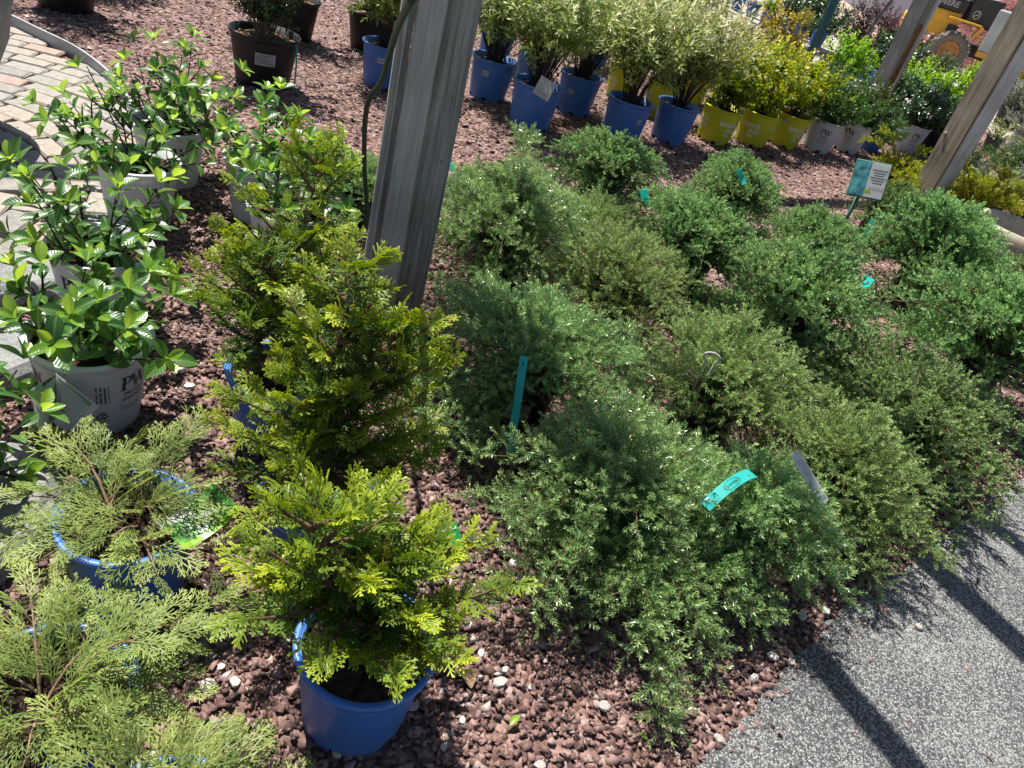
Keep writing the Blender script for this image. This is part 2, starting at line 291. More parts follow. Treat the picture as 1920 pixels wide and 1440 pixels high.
# ------------------------------------------------------------------ object helpers
def mobj(name, me, parent=None, loc=(0, 0, 0), rotz=0.0, mat=None, smooth=False):
    o = bpy.data.objects.new(name, me); C.objects.link(o); o.location = loc
    if rotz: o.rotation_euler[2] = rotz
    if parent: o.parent = parent
    if mat and not me.materials: me.materials.append(MATS[mat])
    if smooth and len(me.polygons): me.polygons.foreach_set('use_smooth', np.ones(len(me.polygons), bool))
    return o
def tag(o, label, cat, group=None, kind=None):
    if label: o['label'] = label
    if cat: o['category'] = cat
    if group: o['group'] = group
    if kind: o['kind'] = kind
    return o
def thing(name, label, cat, loc=(0, 0, 0), rotz=0.0, group=None):
    o = bpy.data.objects.new(name, None); C.objects.link(o); o.location = loc; o.rotation_euler[2] = rotz; o.empty_display_size = .1
    return tag(o, label, cat, group)
def mesh_np(name, V, F, col=None, mat=None, smooth=False):
    """V (n,3), F (m,k) faces of constant size"""
    V = np.asarray(V, np.float32); F = np.asarray(F, np.int32); k = F.shape[1]
    me = bpy.data.meshes.new(name); me.vertices.add(len(V)); me.vertices.foreach_set('co', V.ravel())
    me.loops.add(F.size); me.loops.foreach_set('vertex_index', F.ravel())
    me.polygons.add(len(F)); me.polygons.foreach_set('loop_start', np.arange(len(F), dtype=np.int32) * k)
    try: me.polygons.foreach_set('loop_total', np.full(len(F), k, np.int32))
    except Exception: pass
    if col is not None:
        a = me.color_attributes.new('Col', 'FLOAT_COLOR', 'POINT'); c = np.ones((len(V), 4), np.float32); c[:, :3] = col; a.data.foreach_set('color', c.ravel())
    me.update(calc_edges=True)
    if smooth: me.polygons.foreach_set('use_smooth', np.ones(len(F), bool))
    if mat: me.materials.append(MATS[mat])
    return me
def mesh_py(name, V, F, mat=None, smooth=False):
    me = bpy.data.meshes.new(name); me.from_pydata([tuple(map(float, v)) for v in V], [], F); me.update()
    if mat: me.materials.append(MATS[mat])
    if smooth: me.polygons.foreach_set('use_smooth', np.ones(len(me.polygons), bool))
    return me
def box_mesh(name, sx, sy, sz, mat, bev=.0, c=(0, 0, 0), seg=2):
    bm = bmesh.new(); bmesh.ops.create_cube(bm, size=1); bmesh.ops.scale(bm, vec=(sx, sy, sz), verts=bm.verts)
    if bev: bmesh.ops.bevel(bm, geom=list(bm.edges), offset=bev, segments=seg, profile=.5, affect='EDGES')
    bmesh.ops.translate(bm, vec=c, verts=bm.verts)
    me = bpy.data.meshes.new(name); bm.to_mesh(me); bm.free(); me.materials.append(MATS[mat]); return me
def tube(pts, rad, n=6, cap=True):
    P = np.asarray(pts, float); m = len(P); rad = np.broadcast_to(np.asarray(rad, float), (m,))
    T = np.gradient(P, axis=0); T /= np.linalg.norm(T, axis=1, keepdims=True) + 1e-9
    a = np.array([0, 0, 1.]) if abs(T[0][2]) < .9 else np.array([1., 0, 0])
    V = []; 
    for i in range(m):
        u = np.cross(T[i], a); u /= np.linalg.norm(u) + 1e-9; v = np.cross(T[i], u); a = np.cross(u, T[i])
        for k in range(n):
            t = 2 * PI * k / n; V.append(P[i] + rad[i] * (math.cos(t) * u + math.sin(t) * v))
    F = []
    for i in range(m - 1):
        for k in range(n):
            F.append((i * n + k, i * n + (k + 1) % n, (i + 1) * n + (k + 1) % n, (i + 1) * n + k))
    if cap: F.append(tuple(range(n))[::-1]); F.append(tuple(range((m - 1) * n, m * n)))
    return V, F
def tube_mesh(name, pts, rad, mat, n=6):
    V, F = tube(pts, rad, n); return mesh_py(name, V, F, mat, True)
def join(parts):
    V = []; F = []
    for v, f in parts:
        o = len(V); V += list(v); F += [tuple(i + o for i in q) for q in f]
    return V, F
def spline(P, n=24):
    P = [np.asarray(p, float) for p in P]; P = [2 * P[0] - P[1]] + P + [2 * P[-1] - P[-2]]; out = []
    for i in range(1, len(P) - 2):
        for t in np.linspace(0, 1, n, endpoint=(i == len(P) - 3)):
            a, b, c, d = P[i - 1:i + 3]; out.append(.5 * (2 * b + (c - a) * t + (2 * a - 5 * b + 4 * c - d) * t * t + (3 * b - a - 3 * c + d) * t ** 3))
    return np.array(out)
def lathe(prof, n=40, skip=None):
    V = []; F = []
    for r, z in prof:
        for k in range(n): V.append((r * math.cos(2 * PI * k / n), r * math.sin(2 * PI * k / n), z))
    for i in range(len(prof) - 1):
        for k in range(n):
            if skip and skip(i, k): continue
            F.append((i * n + k, i * n + (k + 1) % n, (i + 1) * n + (k + 1) % n, (i + 1) * n + k))
    return V, F
def nrm(a): return a / (np.linalg.norm(a, axis=-1, keepdims=True) + 1e-9)

# ------------------------------------------------------------------ foliage templates (axis +Z, flat in X, normal Y)
class T_:
    def __init__(s): s.v = []; s.f = []; s.c = []
    def quad(s, p0, p1, w, side, c0, c1, wood=0, w1=None):
        """tapered blade p0->p1, diamond of two triangles"""
        p0 = np.asarray(p0, float); p1 = np.asarray(p1, float); side = np.asarray(side, float); i = len(s.v)
        mid = p0 * .55 + p1 * .45
        s.v += [p0, mid + side * w / 2, p1, mid - side * w / 2]; s.f += [(i, i + 1, i + 2), (i, i + 2, i + 3)]
        s.c += [(c0, 0, wood), ((c0 + c1) / 2, 0, wood), (c1, 0, wood), ((c0 + c1) / 2, 0, wood)]
    def strip(s, p0, p1, w0, w1, side, c0, c1, wood=0):
        p0 = np.asarray(p0, float); p1 = np.asarray(p1, float); side = np.asarray(side, float); i = len(s.v)
        s.v += [p0 - side * w0 / 2, p0 + side * w0 / 2, p1 + side * w1 / 2, p1 - side * w1 / 2]; s.f += [(i, i + 1, i + 2), (i, i + 2, i + 3)]
        s.c += [(c0, 0, wood)] * 2 + [(c1, 0, wood)] * 2
    def done(s):
        s.v = np.array(s.v); s.f = np.array(s.f); s.c = np.array(s.c, float); return s
def rsphere(n):
    d = rng.normal(size=(n, 3)); return nrm(d)
def t_needle(L=.06, whorls=14, nl=.010, nw=.0019, spread=50, per=3):
    t = T_(); bend = rng.normal(size=2) * L * .12
    ax = lambda u: np.array([bend[0] * u * u, bend[1] * u * u, L * u])
    t.strip(ax(0), ax(.9), .0022, .001, (1, 0, 0), .2, .5, .6)
    for i in range(whorls):
        u = (i + .5) / whorls; a0 = rng.uniform(0, 2 * PI)
        for k in range(per):
            a = a0 + 2 * PI * k / per + rng.normal() * .25; sp = R_(spread * (1.1 - .55 * u) + rng.normal() * 7)
            d = np.array([math.cos(a) * math.sin(sp), math.sin(a) * math.sin(sp), math.cos(sp)])
            ln = nl * (1 - .35 * u) * rng.uniform(.8, 1.15); p = ax(u)
            sd = nrm(np.cross(d, rsphere(1)[0]))
            t.quad(p, p + d * ln, nw, sd, max(0, u * .75 - .05), min(1, u * .9 + .1))
    return t.done()
def t_fan(L=.075, n=7, ang=42, w=.0030, sub=3, cup=3.0):
    """flattened scale-leaf spray, one plane, two orders of branchlets"""
    t = T_()
    def pt(x, z): return np.array([x, -cup * (x * x + .5 * z * z) + rng.normal() * .0006, z])
    def seg(a, b, w0, w1, c0, c1):
        d = np.array(b) - np.array(a); s2 = np.array([d[1], -d[0]]); s2 /= np.hypot(*s2) + 1e-9
        t.strip(pt(*a), pt(*b), w0, w1, (s2[0], .25 * rng.normal(), s2[1]), c0, c1)
    A = [np.array([rng.normal() * .0012 * i, L * i / n]) for i in range(n + 1)]
    for i in range(n):
        seg(A[i], A[i + 1], w * 1.05, w * .95, .1 + .5 * i / n, .1 + .6 * (i + 1) / n)
        for sgn in (-1, 1):
            if rng.random() < .06: continue
            u = (i + .5 + .3 * sgn) / n; b0 = A[i] * .5 + A[i + 1] * .5 + (A[i + 1] - A[i]) * .3 * sgn
            bl = L * (.62 * (1 - u) ** .8 + .16) * rng.uniform(.85, 1.15); th = R_(ang + rng.normal() * 6) * sgn
            d = np.array([math.sin(th), math.cos(th)]); cv = R_(-14) * sgn; d2 = np.array([math.sin(th + cv), math.cos(th + cv)])
            m1 = b0 + d * bl * .5; e = m1 + d2 * bl * .5
            seg(b0, m1, w, w * .95, .2 + .3 * u, .45 + .3 * u); seg(m1, e, w * .95, w * .75, .45 + .3 * u, .85 + .15 * u)
            ns = max(1, int(round(sub * bl / (L * .6))))
            for k in range(ns):
                for s3 in (-1, 1):
                    uu = (k + .7 + .25 * s3) / (ns + .5); q = b0 + (m1 - b0) * min(1, uu * 2) + (e - m1) * max(0, uu * 2 - 1)
                    th3 = th + R_(38) * s3; sl = bl * (.42 * (1 - uu) + .14) * rng.uniform(.8, 1.2)
                    seg(q, q + sl * np.array([math.sin(th3), math.cos(th3)]), w * .95, w * .7, .35 + .3 * u, .9 + .1 * u)
    return t.done()
def t_frond(L=.17, n=13, w=.0022, cup=1.2):
    """feathery arching spray with thread-like forked branchlets"""
    t = T_(); cv = rng.normal() * .25
    def pt(x, z): return np.array([x + cv * z * z * 2, -cup * z * z - 1.5 * x * x + rng.normal() * .0008, z])
    def seg(a, b, w0, w1, c0, c1, wd=0):
        d = np.array(b) - np.array(a); s2 = np.array([d[1], -d[0]]); s2 /= np.hypot(*s2) + 1e-9
        t.strip(pt(*a), pt(*b), w0, w1, (s2[0], .3 * rng.normal(), s2[1]), c0, c1, wd)
    for i in range(n):
        u0, u1 = i / n, (i + 1) / n
        seg((0, L * u0), (0, L * u1), w * (1.2 - .4 * u0), w * (1.2 - .4 * u1), u0 * .7, u1 * .9, max(0, .8 - 1.6 * u0))
        for sgn in (-1, 1):
            u = (i + .5 + .25 * sgn) / n
            if u < .12 or rng.random() < .08: continue
            bl = L * (.34 * math.sin(PI * min(1, u * .75 + .22)) + .05) * rng.uniform(.7, 1.2); th = R_(36 + rng.normal() * 7) * sgn
            b0 = np.array([0, L * u]); e = b0 + bl * np.array([math.sin(th), math.cos(th)])
            m = b0 * .5 + e * .5 + np.array([math.cos(th), -math.sin(th)]) * sgn * bl * .04
            seg(b0, m, w, w * .9, .3 + .3 * u, .5 + .3 * u); seg(m, e, w * .9, w * .6, .5 + .3 * u, .8 + .2 * u)
            for q, f in ((b0 * .5 + m * .5, .5), (m * .7 + e * .3, .36)):
                for s3 in (-1, 1):
                    th3 = th + R_(32) * s3; sl = bl * f * rng.uniform(.7, 1.1)
                    seg(q, q + sl * np.array([math.sin(th3), math.cos(th3)]), w * .9, w * .6, .4 + .3 * u, .8 + .2 * u)
    return t.done()
def t_twig(L=.10, n=12, ll=.035, lw=.010, spread=45, tipbias=.5, fold=.25):
    t = T_(); bend = rng.normal(size=2) * L * .1; ax = lambda u: np.array([bend[0] * u * u, bend[1] * u * u, L * u])
    t.strip(ax(0), ax(1), .0028, .0012, (1, 0, 0), .1, .3, 1)
    for i in range(n):
        u = (i + .6) / n; a = i * 2.399 + rng.normal() * .3; sp = R_(spread * (1.25 - .75 * u) + rng.normal() * 8)
        d = np.array([math.cos(a) * math.sin(sp), math.sin(a) * math.sin(sp), math.cos(sp)]); ln = ll * rng.uniform(.7, 1.15) * (1.1 - .35 * u)
        side = nrm(np.cross(d, np.array([0, 0, 1.]))); nn = np.cross(side, d); p = ax(u); i0 = len(t.v); wd = lw * ln / ll / 2
        mid = p + d * ln * .5; tip = p + d * ln - np.array([0, 0, ln * .15])
        t.v += [p, mid + side * wd + nn * wd * fold, tip, mid - side * wd + nn * wd * fold, mid]
        t.f += [(i0, i0 + 1, i0 + 4), (i0 + 1, i0 + 2, i0 + 4), (i0, i0 + 4, i0 + 3), (i0 + 4, i0 + 2, i0 + 3)]
        c = min(1, max(0, u * 1.2 - tipbias + rng.normal() * .12)); t.c += [(c, 0, 0)] * 5
    return t.done()
TEMPL = {
    'needle': [t_needle(.066, 7, .0205, .0034, 56, 4) for _ in range(6)],
    'needle_b': [t_needle(.060, 7, .0175, .0034, 52, 4) for _ in range(5)],
    'dense': [t_needle(.042, 6, .0150, .0056, 50) for _ in range(6)],
    'fan': [t_fan(rng.uniform(.045, .066), 5, 44, .0034, 2, 6.0) for _ in range(7)],
    'frond': [t_frond(rng.uniform(.11, .16), 8, .0030) for _ in range(6)],
    'frond_s': [t_frond(rng.uniform(.08, .11), 7, .0042) for _ in range(4)],
    'willow': [t_twig(.15, 13, .066, .0165, 48, .35) for _ in range(5)],
    'rose': [t_twig(.11, 10, .052, .032, 65, .45) for _ in range(5)],
    'spirea': [t_twig(.08, 12, .028, .017, 65, .45) for _ in range(5)],
    'box': [t_twig(.07, 12, .017, .010, 60, .5) for _ in range(5)],
    'blade': [t_twig(.10, 9, .060, .010, 40, .5) for _ in range(4)],
}
def frames(d, nrm_):
    z = nrm(d); x = nrm(np.cross(nrm_, z)); y = np.cross(z, x); return np.stack([x, y, z], axis=2)
def assemble(name, kind, D, N, S, P, G, mat, tipmul=None, extra=None):
    tm = TEMPL[kind]; ch = rng.integers(0, len(tm), len(P)); Rm = frames(D, N) * S[:, None, None]
    VV = []; FF = []; CC = []; off = 0
    for k, t in enumerate(tm):
        s = np.where(ch == k)[0]
        if not len(s): continue
        v = np.einsum('mij,nj->mni', Rm[s], t.v) + P[s][:, None, :]; nv = len(t.v)
        c = np.broadcast_to(t.c, (len(s), nv, 3)).copy(); c[:, :, 1] = G[s][:, None]
        if tipmul is not None: c[:, :, 0] = np.clip(c[:, :, 0] * tipmul[s][:, None], 0, 1)
        f = t.f[None] + (np.arange(len(s)) * nv)[:, None, None] + off
        VV.append(v.reshape(-1, 3)); CC.append(c.reshape(-1, 3)); FF.append(f.reshape(-1, 3)); off += len(s) * nv
    V = np.concatenate(VV); V[:, 2] = np.maximum(V[:, 2], .004)
    return mesh_np(name, V, np.concatenate(FF), np.concatenate(CC), mat)
def stems_mesh(curves, r0, r1, mat, n=5, step=3):
    parts = []
    for c in curves:
        c = np.asarray(c)[::step] if len(c) > 8 else np.asarray(c)
        if len(c) < 2: continue
        parts.append(tube(c, np.linspace(r0, r1, len(c)), n, False))
    V, F = join(parts); return mesh_np('stems', V, F, None, mat, True)
def bez(a, b, c, n=15):
    t = np.linspace(0, 1, n)[:, None]; return (1 - t) ** 2 * a + 2 * t * (1 - t) * b + t * t * c

def juniper(kind, mat, R, H, z0, nb, gap, seed, tips=(), shoot=1.0, upb=.5, lobes=.25, stem='bark', flat=.62, clear=()):
    """mound of arching branches with shoots along both sides. tips: extra trailing branch ends in local metres"""
    global rng
    rng = np.random.default_rng(seed); P = []; D = []; N = []; S = []; G = []; TP = []; curves = []
    ph = rng.uniform(0, 2 * PI, 4)
    targets = []
    for b in range(nb):
        th = 2 * PI * (b * .618 + rng.uniform(-.03, .03)); rr = math.sqrt((b + .5) / nb) * rng.uniform(.85, 1.1)
        lob = 1 + lobes * (math.sin(2 * th + ph[0]) * .5 + math.sin(3 * th + ph[1]) * .4 + math.sin(5 * th + ph[2]) * .3)
        ro = R * rr * lob; hz = z0 + H * (1 - min(1, rr) ** 2.2) * rng.uniform(.72, 1.1) + H * .1
        if rr > .8: hz = max(.03, z0 * rng.uniform(.25, 1.15))
        targets.append((np.array([ro * math.cos(th), ro * math.sin(th), hz]), 1.0))
    for t in tips: targets.append((np.array(t, float), 1.25))
    for tg_i in targets:
        e, wgt = tg_i[:2]; a = np.array([rng.normal() * .02, rng.normal() * .02, z0 - .03]) if len(tg_i) == 2 else tg_i[2]; ro = math.hypot(e[0], e[1])
        ctl = np.array([e[0] * rng.uniform(.4, .62), e[1] * rng.uniform(.4, .62), max(e[2], z0) + H * rng.uniform(.15, .5) * min(1, ro / R + .3)])
        if wgt > 1.2: ctl[2] = max(e[2], z0) + H * .45
        elif wgt > 1: ctl = a * .5 + e * .5 + np.array([0, 0, .012])
        L = np.linalg.norm(e - a) * 1.1; n = max(8 if wgt != 1.1 else 4, int(L / gap)); c = bez(a, ctl, e, n + 1); c[1:-1] += rng.normal(size=(n - 1, 3)) * .006
        if wgt == 1.25:
            tq = nrm(np.gradient(c, axis=0))
            for q in range(int(n * .35), n - 1, 3):
                sdq = nrm(np.cross(tq[q], [0, 0, 1.])) * (1 if (q // 3) % 2 else -1); eq = c[q] + (tq[q] * .8 + sdq * .75) * rng.uniform(.07, .14) * (1.15 - .6 * q / n) + [0, 0, rng.uniform(-.01, .03)]; eq[2] = max(eq[2], .015)
                targets.append((eq, 1.1, c[q].copy()))
        curves.append(c); tg = nrm(np.gradient(c, axis=0)); g0 = rng.random(); i0 = int(n * (.30 if wgt == 1 else .25 if wgt > 1.2 else .1))
        for i in range(i0, n + 1):
            u = i / n; t = tg[i]; sd = nrm(np.cross(t, [0, 0, 1.])); sgn = 1 if i % 2 else -1
            for rep in range(2 if i < n else 1):
                out = nrm(np.array([c[i][0], c[i][1], 0.0]) + 1e-4)
                if i == n: d = t + np.array([0, 0, .25 * (1 if wgt == 1 else .1)])
                elif rep == 0: d = t * flat + sd * sgn * .75 + np.array([0, 0, upb * rng.uniform(.2, 1)]) + rng.normal(size=3) * .15
                else: d = t * .7 + sd * rng.normal() * .6 + np.array([0, 0, upb * 1.4 + .2]) + rng.normal(size=3) * .2
                if any(np.linalg.norm(c[i] - q_[:3]) < q_[3] for q_ in clear): continue
                P.append(c[i] + rng.normal(size=3) * .004); D.append(d); N.append(rsphere(1)[0]); S.append(shoot * rng.uniform(.7, 1.2) * (1 - .25 * u + .1)); G.append(np.clip(.55 * g0 + .45 * rng.random(), 0, 1)); TP.append(.2 + .9 * rng.random() ** 1.2)
    fm = assemble('foliage', kind, np.array(D), np.array(N), np.array(S), np.array(P), np.array(G), mat, np.array(TP))
    return fm, stems_mesh(curves, .0045, .0012, stem)

def cypress(height, R, z0, seed, nbr=46, lean=(0, 0), trunks=1, gold=1.0, mat='cypress_gold', kind='fan', spiky=.0):
    global rng
    rng = np.random.default_rng(seed); P = []; D = []; N = []; S = []; G = []; TP = []; curves = []
    for tr in range(trunks):
        off = np.array([rng.normal() * .02 * tr, rng.normal() * .02 * tr, 0]); hh = height * (1 if tr == 0 else rng.uniform(.75, .92)); ln = np.array([lean[0] + rng.normal() * .05 + tr * .06, lean[1] + rng.normal() * .05, 0])
        tk = np.array([off + np.array([0, 0, .20]) + ln * (u ** 1.3) + np.array([math.sin(u * 9 + tr) * .012, math.cos(u * 7 + tr) * .012, (hh - .20) * u]) for u in np.linspace(0, 1, 22)])
        curves.append(tk)
        for b in range(nbr // trunks):
            u = max(.04, (z0 - .20) / (hh - .20)) ; u = u + (1 - u) * (b + rng.random()) / (nbr // trunks); th = b * 2.399 + rng.normal() * .4
            base = tk[min(21, int(u * 21))]; prof = R * (1.05 * (1 - u) ** .75 + .17) * rng.uniform(.6, 1.25)
            e = base + np.array([math.cos(th) * prof, math.sin(th) * prof, prof * rng.uniform(.15, .75) + .03]); ctl = base * .5 + e * .5 + np.array([0, 0, -prof * .12])
            n = max(4, int(prof / .021)); c = bez(base, ctl, e, n + 1); curves.append(c); tg = nrm(np.gradient(c, axis=0)); g0 = rng.random()
            for i in range(max(1, int(n * .2)), n + 1):
                v = i / n; t = tg[i]; sd = nrm(np.cross(t, [0, 0, 1.])); sgn = 1 if i % 2 else -1
                for rep in range(2):
                    d = t * 1.0 + sd * sgn * (.9 if rep == 0 else .3) * (0 if i == n else 1) + np.array([0, 0, rng.uniform(-.2, .5)]) + rng.normal(size=3) * .2
                    nn = np.array([0, 0, 1.0]) + rng.normal(size=3) * .45 + .35 * np.array([math.cos(th), math.sin(th), 0])
                    P.append(c[i]); D.append(d); N.append(nn); S.append(rng.uniform(.62, 1.1)); G.append(np.clip(.2 + .5 * v * g0 + .35 * rng.random(), 0, 1))
                    TP.append(gold * np.clip((v * 1.15 - .15) * (.35 + .85 * g0) * rng.uniform(.6, 1.15), 0, 1.1))
                sgn = -sgn
        for k in range(3):
            P.append(tk[-1 - k]); D.append(np.array([rng.normal() * .4, rng.normal() * .4, 1.])); N.append(rsphere(1)[0]); S.append(.8); G.append(.6); TP.append(.8)
    fm = assemble('foliage', kind, np.array(D), np.array(N), np.array(S), np.array(P), np.array(G), mat, np.array(TP))
    return fm, stems_mesh(curves, .0075, .0016, 'bark', 6)

def feather(R, H, z0, nb, seed, tips=(), mat='feather_green', kind='frond', stem='bark_tan', sc_=1.0):
    global rng
    rng = np.random.default_rng(seed); P = []; D = []; N = []; S = []; G = []; TP = []; curves = []
    tg_ = []
    for b in range(nb):
        th = b * 2.399 + rng.normal() * .25; rr = math.sqrt(.12 + .88 * (b + .5) / nb); ro = R * rr * rng.uniform(.75, 1.15)
        tg_.append(np.array([ro * math.cos(th), ro * math.sin(th), z0 + H * (1.0 - .95 * rr ** 2) * rng.uniform(.7, 1.2)]))
    tg_ += [np.array(t, float) for t in tips]
    for e in tg_:
        a = np.array([rng.normal() * .03, rng.normal() * .03, z0 - .03]); ctl = np.array([e[0] * .5, e[1] * .5, max(e[2], z0) + H * rng.uniform(.3, .7)])
        L = np.linalg.norm(e - a); n = max(4, int(L / .045)); c = bez(a, ctl, e, n + 1); curves.append(c); tg = nrm(np.gradient(c, axis=0)); g0 = rng.random()
        for i in range(max(1, int(n * .25)), n + 1):
            t = tg[i]; sd = nrm(np.cross(t, [0, 0, 1.])); sgn = 1 if i % 2 else -1
            for rep in ((0, 1) if i < n else (0,)):
                d = t * 1.0 + (0 if i == n else 1) * sd * (sgn if rep == 0 else -sgn) * rng.uniform(.35, .8) + np.array([0, 0, rng.uniform(-.05, .45)])
                nn = np.array([0, 0, 1.]) + rng.normal(size=3) * .4
                P.append(c[i]); D.append(d); N.append(nn); S.append(sc_ * rng.uniform(.6, 1.1) * (1.0 - .2 * i / n)); G.append(np.clip(.5 * g0 + .5 * rng.random(), 0, 1)); TP.append(.3 + .7 * rng.random())
    fm = assemble('foliage', kind, np.array(D), np.array(N), np.array(S), np.array(P), np.array(G), mat, np.array(TP))
    return fm, stems_mesh(curves, .004, .0011, stem)

def shrub(kind, mat, R, H, z0, nst, ntw, seed, stem='bark_dark', vase=1.0, bare=.35, sc_=1.0, tipz=True, dome=.6):
    """upright twiggy shrub: stems from the pot, leafy twigs on the outer part"""
    global rng
    rng = np.random.default_rng(seed); P = []; D = []; N = []; S = []; G = []; TP = []; curves = []
    for b in range(nst):
        th = b * 2.399 + rng.normal() * .2; rr = math.sqrt((b + .5) / nst); ro = R * rr * rng.uniform(.7, 1.1)
        e = np.array([ro * math.cos(th), ro * math.sin(th), z0 + H * (1 - dome * rr ** 2) * rng.uniform(.82, 1.08)])
        a = np.array([.05 * rr * math.cos(th) + rng.normal() * .012, .05 * rr * math.sin(th) + rng.normal() * .012, z0 - .02])
        ctl = np.array([e[0] * (.35 if vase > .5 else .7), e[1] * (.35 if vase > .5 else .7), z0 + (e[2] - z0) * .62])
        c = bez(a, ctl, e, 16); curves.append(c); tg = nrm(np.gradient(c, axis=0)); g0 = rng.random()
        m = max(3, ntw // nst)
        for k in range(m):
            u = bare + (1 - bare) * (k + rng.random()) / m; i = min(15, int(u * 15)); t = tg[i]
            d = t * .8 + rng.normal(size=3) * .75 + np.array([0, 0, .15])
            p = c[i] + rng.normal(size=3) * .012
            P.append(p); D.append(d); N.append(rsphere(1)[0]); S.append(sc_ * rng.uniform(.7, 1.2)); G.append(np.clip(.4 * g0 + .6 * rng.random(), 0, 1))
            hh = (p[2] - z0) / H; TP.append(np.clip((hh * 1.5 - .35) if tipz else .8, .1, 1.1) * rng.uniform(.5, 1.2))
        P.append(c[-1]); D.append(tg[-1]); N.append(rsphere(1)[0]); S.append(sc_); G.append(rng.random()); TP.append(1.0)
    fm = assemble('foliage', kind, np.array(D), np.array(N), np.array(S), np.array(P), np.array(G), mat, np.array(TP))
    return fm, stems_mesh(curves, .0042, .0013, stem, 5, 3)

# ================================================================== THE SETTING
def struct(name, me, mat=None, **k):
    o = mobj(name, me, mat=mat); o['kind'] = 'structure'; return o
# one ground sheet out to the horizon
struct('ground', mesh_py('ground', [(-400, -400, 0), (400, -400, 0), (400, 400, 0), (-400, 400, 0)], [(0, 1, 2, 3)], 'gravel_ground'))
Y0 = 13.5
struct('yard', mesh_py('yard', [(-60, Y0 + 2, .004), (3.5, Y0 + 1.0, .004), (9, Y0 - 3.2, .004), (60, Y0 - 14, .004), (200, 200, .004), (-200, 200, .004)], [(0, 1, 2, 3, 4, 5)], 'yard_dirt'))
# asphalt lane: edge measured on the ground, a little ragged
EDGE_PX = [(1120, 1640), (1300, 1440), (1395, 1345), (1490, 1235), (1600, 1130), (1735, 1035), (1830, 960), (1920, 895), (2300, 640)]
edge = [gnd(*p)[:2] for p in EDGE_PX]
ed = spline([np.array([e[0], e[1], 0]) for e in edge], 10)
ed[:, 0] += np.random.default_rng(3).normal(size=len(ed)) * .008
V = [(p[0], p[1], .006) for p in ed] + [(14, ed[-1][1] + 2, .006), (14, -8, .006), (ed[0][0] - 2, -8, .006)]
struct('asphalt_lane', mesh_py('asphalt_lane', V, [tuple(range(len(V)))[::-1]], 'asphalt'))
asph_poly = np.array([(p[0], p[1]) for p in ed] + [(14, ed[-1][1] + 2), (14, -8), (ed[0][0] - 2, -8)])
PATH_PX = [(-500, -160), (-120, -20), (10, 48), (75, 80), (150, 118), (215, 172), (258, 240), (275, 330), (235, 420), (120, 478), (-60, 520), (-500, 640)]
path_poly = np.array([gnd(*p)[:2] for p in PATH_PX])
def inside(poly, x, y):
    x = np.asarray(x); y = np.asarray(y); c = np.zeros(x.shape, bool); n = len(poly); j = n - 1
    for i in range(n):
        xi, yi = poly[i]; xj, yj = poly[j]
        hit = ((yi > y) != (yj > y)) & (x < (xj - xi) * (y - yi) / (yj - yi + 1e-12) + xi); c ^= hit; j = i
    return c
pb = struct('paver_path', mesh_py('paver_bed', [(p[0], p[1], .004) for p in path_poly], [tuple(range(len(path_poly)))], 'bark_mulch'))
# tumbled pavers laid in concentric arcs, one object each
cx, cy = gnd(-420, 330)[:2]
def brick_mesh(seed):
    r = random.Random(seed); bm = bmesh.new(); bmesh.ops.create_cube(bm, size=1); bmesh.ops.scale(bm, vec=(.198, .112, .05), verts=bm.verts)
    bmesh.ops.bevel(bm, geom=[e for e in bm.edges], offset=.008, segments=1, affect='EDGES')
    for v in bm.verts: v.co += Vector((r.uniform(-.004, .004), r.uniform(-.004, .004), r.uniform(-.002, .002)))
    me = bpy.data.meshes.new('brick'); bm.to_mesh(me); bm.free(); me.materials.append(MATS['paver']); return me
bms = [brick_mesh(i) for i in range(5)]
rb = random.Random(5); cnt = 0
for k in range(60):
    rad = .35 + k * .119; m = int(2 * PI * rad / .206); o0 = rb.random()
    for j in range(m):
        a = 2 * PI * (j + o0 + (k % 2) * .5) / m; x = cx + rad * math.cos(a); y = cy + rad * math.sin(a)
        if not inside(path_poly, x, y) or math.hypot(x, y) > 6.6 or cnt > 290: continue
        v = np.array([x, y, 0]) - [0, 0, HC]; zc = v @ FW
        if zc < .2: continue
        u = np.array([v @ R0, v @ U0]) * FPX / zc; px = 960 + u[0] * RI[0] + u[1] * UI[0]; py = 720 + u[0] * RI[1] + u[1] * UI[1]
        if px < -260 or py < -150: continue
        b = mobj('brick', bms[rb.randrange(5)], pb, (x, y, .003 + rb.uniform(-.004, .003)), a + PI / 2 + rb.uniform(-.03, .03)); b.rotation_euler[0] = rb.uniform(-.015, .015); cnt += 1
# metal edging along the path
EP = spline([gnd(-90, 2), gnd(10, 48), gnd(75, 80), gnd(150, 118), gnd(215, 172), gnd(258, 240)], 8)
V = []; F = []
for i, p in enumerate(EP):
    t = EP[min(i + 1, len(EP) - 1)] - EP[max(i - 1, 0)]; s = np.array([-t[1], t[0], 0]) / np.hypot(t[0], t[1]) * .006
    V += [p - s, p + s, p + s + [0, 0, .085], p - s + [0, 0, .085]]
for i in range(len(EP) - 1):
    for k in range(4): F.append((i * 4 + k, i * 4 + (k + 1) % 4, (i + 1) * 4 + (k + 1) % 4, (i + 1) * 4 + k))
F += [(3, 2, 1, 0), tuple(range(len(V) - 4, len(V)))]
tag(mobj('path_edging', mesh_py('path_edging', V, F, 'metal_edging')), 'grey metal edging strip curving between brick path and gravel', 'edging')

